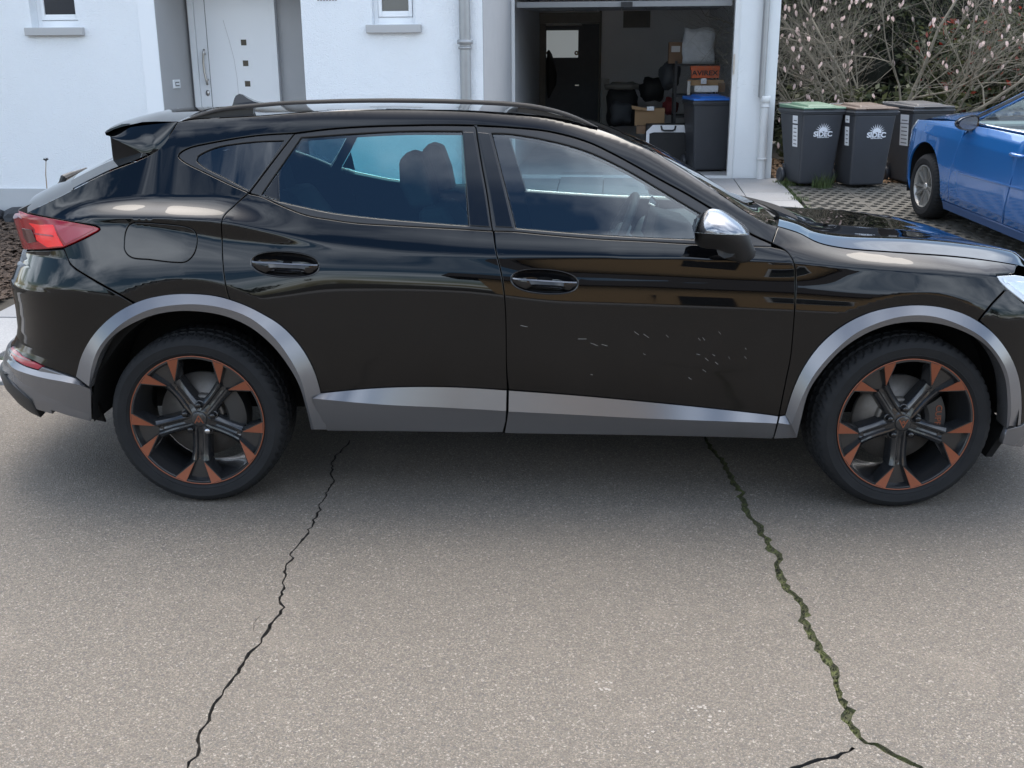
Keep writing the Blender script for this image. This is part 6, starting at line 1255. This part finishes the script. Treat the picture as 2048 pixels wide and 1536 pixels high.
for a in (0, 2.6):
    mb = MB(); ring = [(a+.39*math.cos(t), .33+.39*math.sin(t)) for t in np.linspace(R(-20), R(200), 20)]; mb.add([bl(x, .03, z) for x, z in ring]+[bl(x, .35, z) for x, z in ring]+[bl(a, .35, .3)], [(i, i+1, 21+i, 20+i) for i in range(19)]+[(20+i, 21+i, 40) for i in range(19)]); mb.build('wheel_well', 'liner', bc)
SD = SD_main
# ================================================================== plants behind the bins
q = mat('magnolia_bark', (.15, .13, .10), .85); v = q.coord(); q.color(q.mix(q.noise(v, 14, 4), (.09, .08, .06), (.28, .25, .195)))
def leafmat(name, a, b, tr=.35):
    m = bpy.data.materials.new(name); m.use_nodes = True; MAT[name] = m; qq = NT(m); oi = qq.n('ShaderNodeNewGeometry'); c = qq.mix(oi.outputs['Random Per Island'], a, b); qq.color(c); qq.b.inputs['Roughness'].default_value = .5
    t = qq.n('ShaderNodeBsdfTranslucent'); qq.l(c, t.inputs[0]); mx = qq.n('ShaderNodeMixShader'); mx.inputs[0].default_value = tr; qq.l(qq.b.outputs[0], mx.inputs[1]); qq.l(t.outputs[0], mx.inputs[2]); qq.l(mx.outputs[0], qq.out.inputs[0]); return qq
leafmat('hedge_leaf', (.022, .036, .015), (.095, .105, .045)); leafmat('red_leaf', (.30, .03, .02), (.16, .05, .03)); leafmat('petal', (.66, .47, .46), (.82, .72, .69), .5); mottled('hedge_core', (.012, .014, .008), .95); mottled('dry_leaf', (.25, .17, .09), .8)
def leaves(name, n, fn, L, m, parent, seed):
    rs = random.Random(seed); V = np.zeros((n*4, 3)); F = []
    for i in range(n):
        p = np.array(fn(rs)); d = np.array([rs.gauss(0, 1), rs.gauss(0, 1), rs.gauss(.2, .8)]); d /= np.linalg.norm(d); e = np.cross(d, [rs.gauss(0, 1), rs.gauss(0, 1), rs.gauss(0, 1)]); e /= np.linalg.norm(e); l_ = L*(.6+.8*rs.random()); w_ = l_*.24
        V[4*i:4*i+4] = [p, p+d*l_*.45+e*w_, p+d*l_, p+d*l_*.45-e*w_]; F.append((4*i, 4*i+1, 4*i+2, 4*i+3))
    return stuff(mk(name, V, F, m, parent))
H0 = H
def H(u, v_, z):
    P = H0(u*.83, GV+(v_-4.3)*.80, 0); P[2] = gz(P)+z*.86; return P
hedge = thing('hedge', 'dense dark evergreen hedge filling the back of the garden', 'hedge', tuple(H(8, 8.2, 0)))
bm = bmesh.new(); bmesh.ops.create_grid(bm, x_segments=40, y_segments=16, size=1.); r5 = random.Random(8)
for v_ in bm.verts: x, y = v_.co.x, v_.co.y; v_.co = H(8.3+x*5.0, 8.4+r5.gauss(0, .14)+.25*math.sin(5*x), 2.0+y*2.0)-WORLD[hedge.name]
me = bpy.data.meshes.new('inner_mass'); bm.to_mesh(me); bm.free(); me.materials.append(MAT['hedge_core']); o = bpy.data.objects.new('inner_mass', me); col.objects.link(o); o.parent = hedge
def hp_(rs):
    u = rs.uniform(3.4, 13); z = rs.uniform(.1, 4.0); return H(u, 8.25-.25*rs.random()-.35*math.sin(u*1.7+z)*rs.random()-.25*math.sin(z*2.3+u*.6), z)
leaves('foliage', 26000, hp_, .07, 'hedge_leaf', hedge, 3)
for k in range(7): u = 3.9+k*1.2; MB().tube([H(u, 8.1, 0), H(u+.1, 8.0, .7), H(u-.1, 8.15, 1.6)], [.04, .03, .015], 6).build('stem', 'magnolia_bark', hedge)
# photinia with red young leaves
ph_ = thing('photinia_shrub', 'evergreen shrub with red young leaves behind the blue car', 'shrub', tuple(H(7.0, 6.6, 0))); cph = [H(6.5, 6.7, 1.3), H(7.3, 6.8, 1.5), H(8.2, 6.7, 1.5), H(7.0, 6.6, .7), H(8.6, 6.9, 1.0)]
def pp_(rs):
    c = cph[rs.randrange(len(cph))]; d = np.array([rs.gauss(0, 1), rs.gauss(0, 1), rs.gauss(0, 1)]); d /= np.linalg.norm(d); return c+d*np.array([.55, .4, .55])*rs.random()**.33
leaves('foliage', 4200, pp_, .085, 'hedge_leaf', ph_, 4)
def rp_(rs):
    p = pp_(rs); return p+np.array([0, -.1, .15])
leaves('young_leaves', 320, rp_, .08, 'red_leaf', ph_, 5); MB().tube([H(7.1, 6.7, 0), H(7.15, 6.7, .8), H(7.2, 6.7, 1.3)], [.04, .03, .015], 6).build('stem', 'magnolia_bark', ph_)
lo_ = thing('laurel_shrub', 'dark green shrub growing right behind the three bins', 'shrub', tuple(H(4.6, 5.9, 0)))
def lp_(rs): return H(4.0+2.8*rs.random(), 5.9+.5*rs.random()+.2*math.sin(7*rs.random()), .05+1.0*rs.random()**1.3)
leaves('foliage', 2600, lp_, .10, 'hedge_leaf', lo_, 6); MB().tube([H(4.6, 6.1, 0), H(4.7, 6.1, .6)], [.03, .015], 6).build('stem', 'magnolia_bark', lo_)
# magnolia
mg = thing('magnolia_tree', 'leafless magnolia with pale pink buds spreading behind the bins', 'tree', tuple(H(5.5, 5.8, 0)))
rb_ = random.Random(21); tips = []; limb = MB(); twig = MB()
def grow(p, d, L, r, lev):
    n = 5 if lev < 2 else 4; pts = [p]; dd = d.copy()
    for i in range(n):
        dd = dd+np.array([rb_.gauss(0, .20), rb_.gauss(0, .16), rb_.gauss(.04, .14)])*(1 if lev else .5); dd /= np.linalg.norm(dd); pts.append(pts[-1]+dd*L/n)
    rad = [r*(1-.55*i/n) for i in range(n+1)]; (limb if lev < 2 else twig).tube(pts, rad, 7 if lev < 1 else (5 if lev < 3 else 3), lev < 1)
    if lev >= 4: tips.append((pts[-1], dd)); return
    for i in range(1, n+1):
        for _ in range((1, 1, 2, 1)[lev] + (i == n)):
            if lev == 3 and rb_.random() < .08: continue
            a = dd+np.array([rb_.gauss(0, .75), rb_.gauss(0, .45), rb_.gauss(.12, .55)]); a /= np.linalg.norm(a); grow(pts[i], a, L*rb_.uniform(.45, .72), rad[i]*.62, lev+1)
base = H(5.5, 5.9, 0)
for k, (dx, dy, dz, L) in enumerate(((-.75, .0, .8, 1.9), (-.25, .1, 1.0, 2.0), (.25, -.05, 1.0, 2.1), (.75, .05, .75, 2.2), (1.1, .0, .5, 2.3), (-.95, -.1, .45, 1.6))):
    d = np.array([dx, dy, dz]); d /= np.linalg.norm(d); grow(base+np.array([.10*math.cos(k*2), .06*math.sin(k*2), 0]), d, L, .030, 0)
limb.build('limbs', 'magnolia_bark', mg, True); stuff(twig.build('twigs', 'magnolia_bark', mg))
# blossom: a pointed bud of overlapping petals on a stub; three shapes shared by all
def budmesh(seed, open_):
    r6 = random.Random(seed); V = []; F = []
    for k in range(6):
        a = 2*math.pi*k/6+r6.random()*.5; sp_ = (.30+.25*r6.random())*open_; pr = [(0, .004), (.020, .016), (.050, .021), (.078, .015), (.10, .003)]
        for side in (-1, 0, 1):
            for z, w_ in pr: t = a+side*.55*w_/.021; rr = w_*(1.0 if side == 0 else .9)+sp_*z*.6; V.append((rr*math.cos(t), rr*math.sin(t), z*(1-.25*sp_)))
        b = k*15
        for s_ in range(2):
            for i in range(4): F.append((b+s_*5+i, b+s_*5+i+1, b+s_*5+i+6, b+s_*5+i+5))
    me = bpy.data.meshes.new('blossom'); me.from_pydata(V, [], F); me.materials.append(MAT['petal']); me.polygons.foreach_set('use_smooth', [True]*len(F)); return me
bms = [budmesh(1, .15), budmesh(2, .35), budmesh(3, .75)]; rb_.shuffle(tips); cnt = 0
for p, d in tips:
    s_ = proj(p)
    if not (1540 < s_[0] < 2500 and -260 < s_[1] < 330): continue
    if not (s_[0] < 2080 and s_[1] > -30) and rb_.random() < .55: continue
    o = bpy.data.objects.new('blossom', bms[rb_.choice((0, 0, 1, 1, 2))]); col.objects.link(o); o.parent = mg; o.location = p-WORLD[mg.name]; dz = Vector((d[0]*.4+rb_.gauss(0, .15), d[1]*.4, .9)); o.rotation_euler = dz.to_track_quat('Z', 'Y').to_euler(); k = rb_.uniform(.48, .78); o.scale = (k, k, k*rb_.uniform(.95, 1.25)); cnt += 1
    if cnt >= 290: break
# dry flower stalk against the house wall
P = aty(94, 377, 4.6); z0 = P[2]; st = thing('dry_stalk', 'thin dry flower stalk in front of the house plinth', 'plant', (P[0], P[1], gz(P))); tp = aty(92, 322, 4.6)
MB().tube([(P[0]+.02, P[1], gz(P)-.03), (P[0], P[1], z0), tuple((P+tp)/2+np.array([-.006, 0, 0])), tuple(tp)], [.005, .004, .0035, .003], 5).build('stalk', 'dry_leaf', st); bm = MB()
for k in range(5): a = k*1.25; bm.add([tuple(tp), tuple(tp+np.array([.022*math.cos(a), .02*math.sin(a), .012])), tuple(tp+np.array([.016*math.cos(a+.7), .016*math.sin(a+.7), .026]))], [(0, 1, 2)])
bm.lathe([(0, .02), (.008, .012), (.007, 0), (0, -.006)], lambda r, z, t: tuple(tp+np.array([r*math.cos(t), r*math.sin(t), z])), 8); bm.build('seed_head', 'black_matte', st)

# ================================================================== the other side of the street (seen in the paint and the glass)
mottled('ochre_wall', (.50, .34, .185), .9, .06, 2); mottled('roof_tile', (.05, .045, .045), .8, .2, 8); mottled('grey_wall', (.45, .44, .42), .9); mottled('far_paving', (.28, .275, .27), .9)
struct(MB().box((0, -11.2, .03), (80, 3.2, .12)).build('pavement_opposite', 'far_paving'))
nb = thing('neighbour_house', 'ochre house with dark roof across the street', 'house', (4, -18, 0))
MB().box((5.4, -20, 2.05), (12.6, 6, 4.1)).build('wall', 'ochre_wall', nb); mb = MB(); mb.prism([(-16.4, 4.1), (-16.4, 4.25), (-20, 6.3), (-23.6, 4.25), (-23.6, 4.1)], lambda p, a: (a, p[0], p[1]), -1.4, 12.2); mb.build('roof', 'roof_tile', nb)
for x in (4.2, 10.):
    w_ = MB().box((x, -16.985, 2.2), (1.1, .06, 1.3)).build('window', 'upvc_white', nb); MB().box((x, -16.94, 2.2), (.92, .04, 1.12)).build('pane', 'dark_glass', w_)
d_ = MB().box((2.5, -16.98, 1.1), (1.05, .06, 2.1)).build('door', 'black_matte', nb)
nb2 = thing('neighbour_house', 'low grey house farther left across the street', 'house', (-22, -34, 0)); MB().box((-22, -36, 1.7), (14, 7, 3.4)).build('wall', 'grey_wall', nb2); mb = MB(); mb.prism([(-32, 3.4), (-36, 5.6), (-40, 3.4)], lambda p, a: (a, p[0], p[1]), -29.5, -14.5); mb.build('roof', 'roof_tile', nb2)
for i, (x, y, h_) in enumerate(((-7.5, -24, 3.6), (-13, -22, 3.0), (15.5, -15, 4.5))):
    t = thing('garden_tree', ('round bare-twigged garden tree across the street', 'small bushy garden tree across the street', 'tall garden tree beside the ochre house')[i], 'tree', (x, y, 0)); MB().tube([(x, y, 0), (x+.1, y, h_*.4), (x, y, h_*.7)], [.14, .1, .06], 8).build('trunk', 'magnolia_bark', t); c0_ = np.array([x, y, h_*.68])
    def cr2(rs, c0_=c0_, h_=h_): d = np.array([rs.gauss(0, 1), rs.gauss(0, 1), rs.gauss(0, 1)]); d /= np.linalg.norm(d); return c0_+d*np.array([1, 1, .9])*h_*.34*rs.random()**.4
    leaves('crown', 1500, cr2, .22, 'hedge_leaf', t, 30+i)
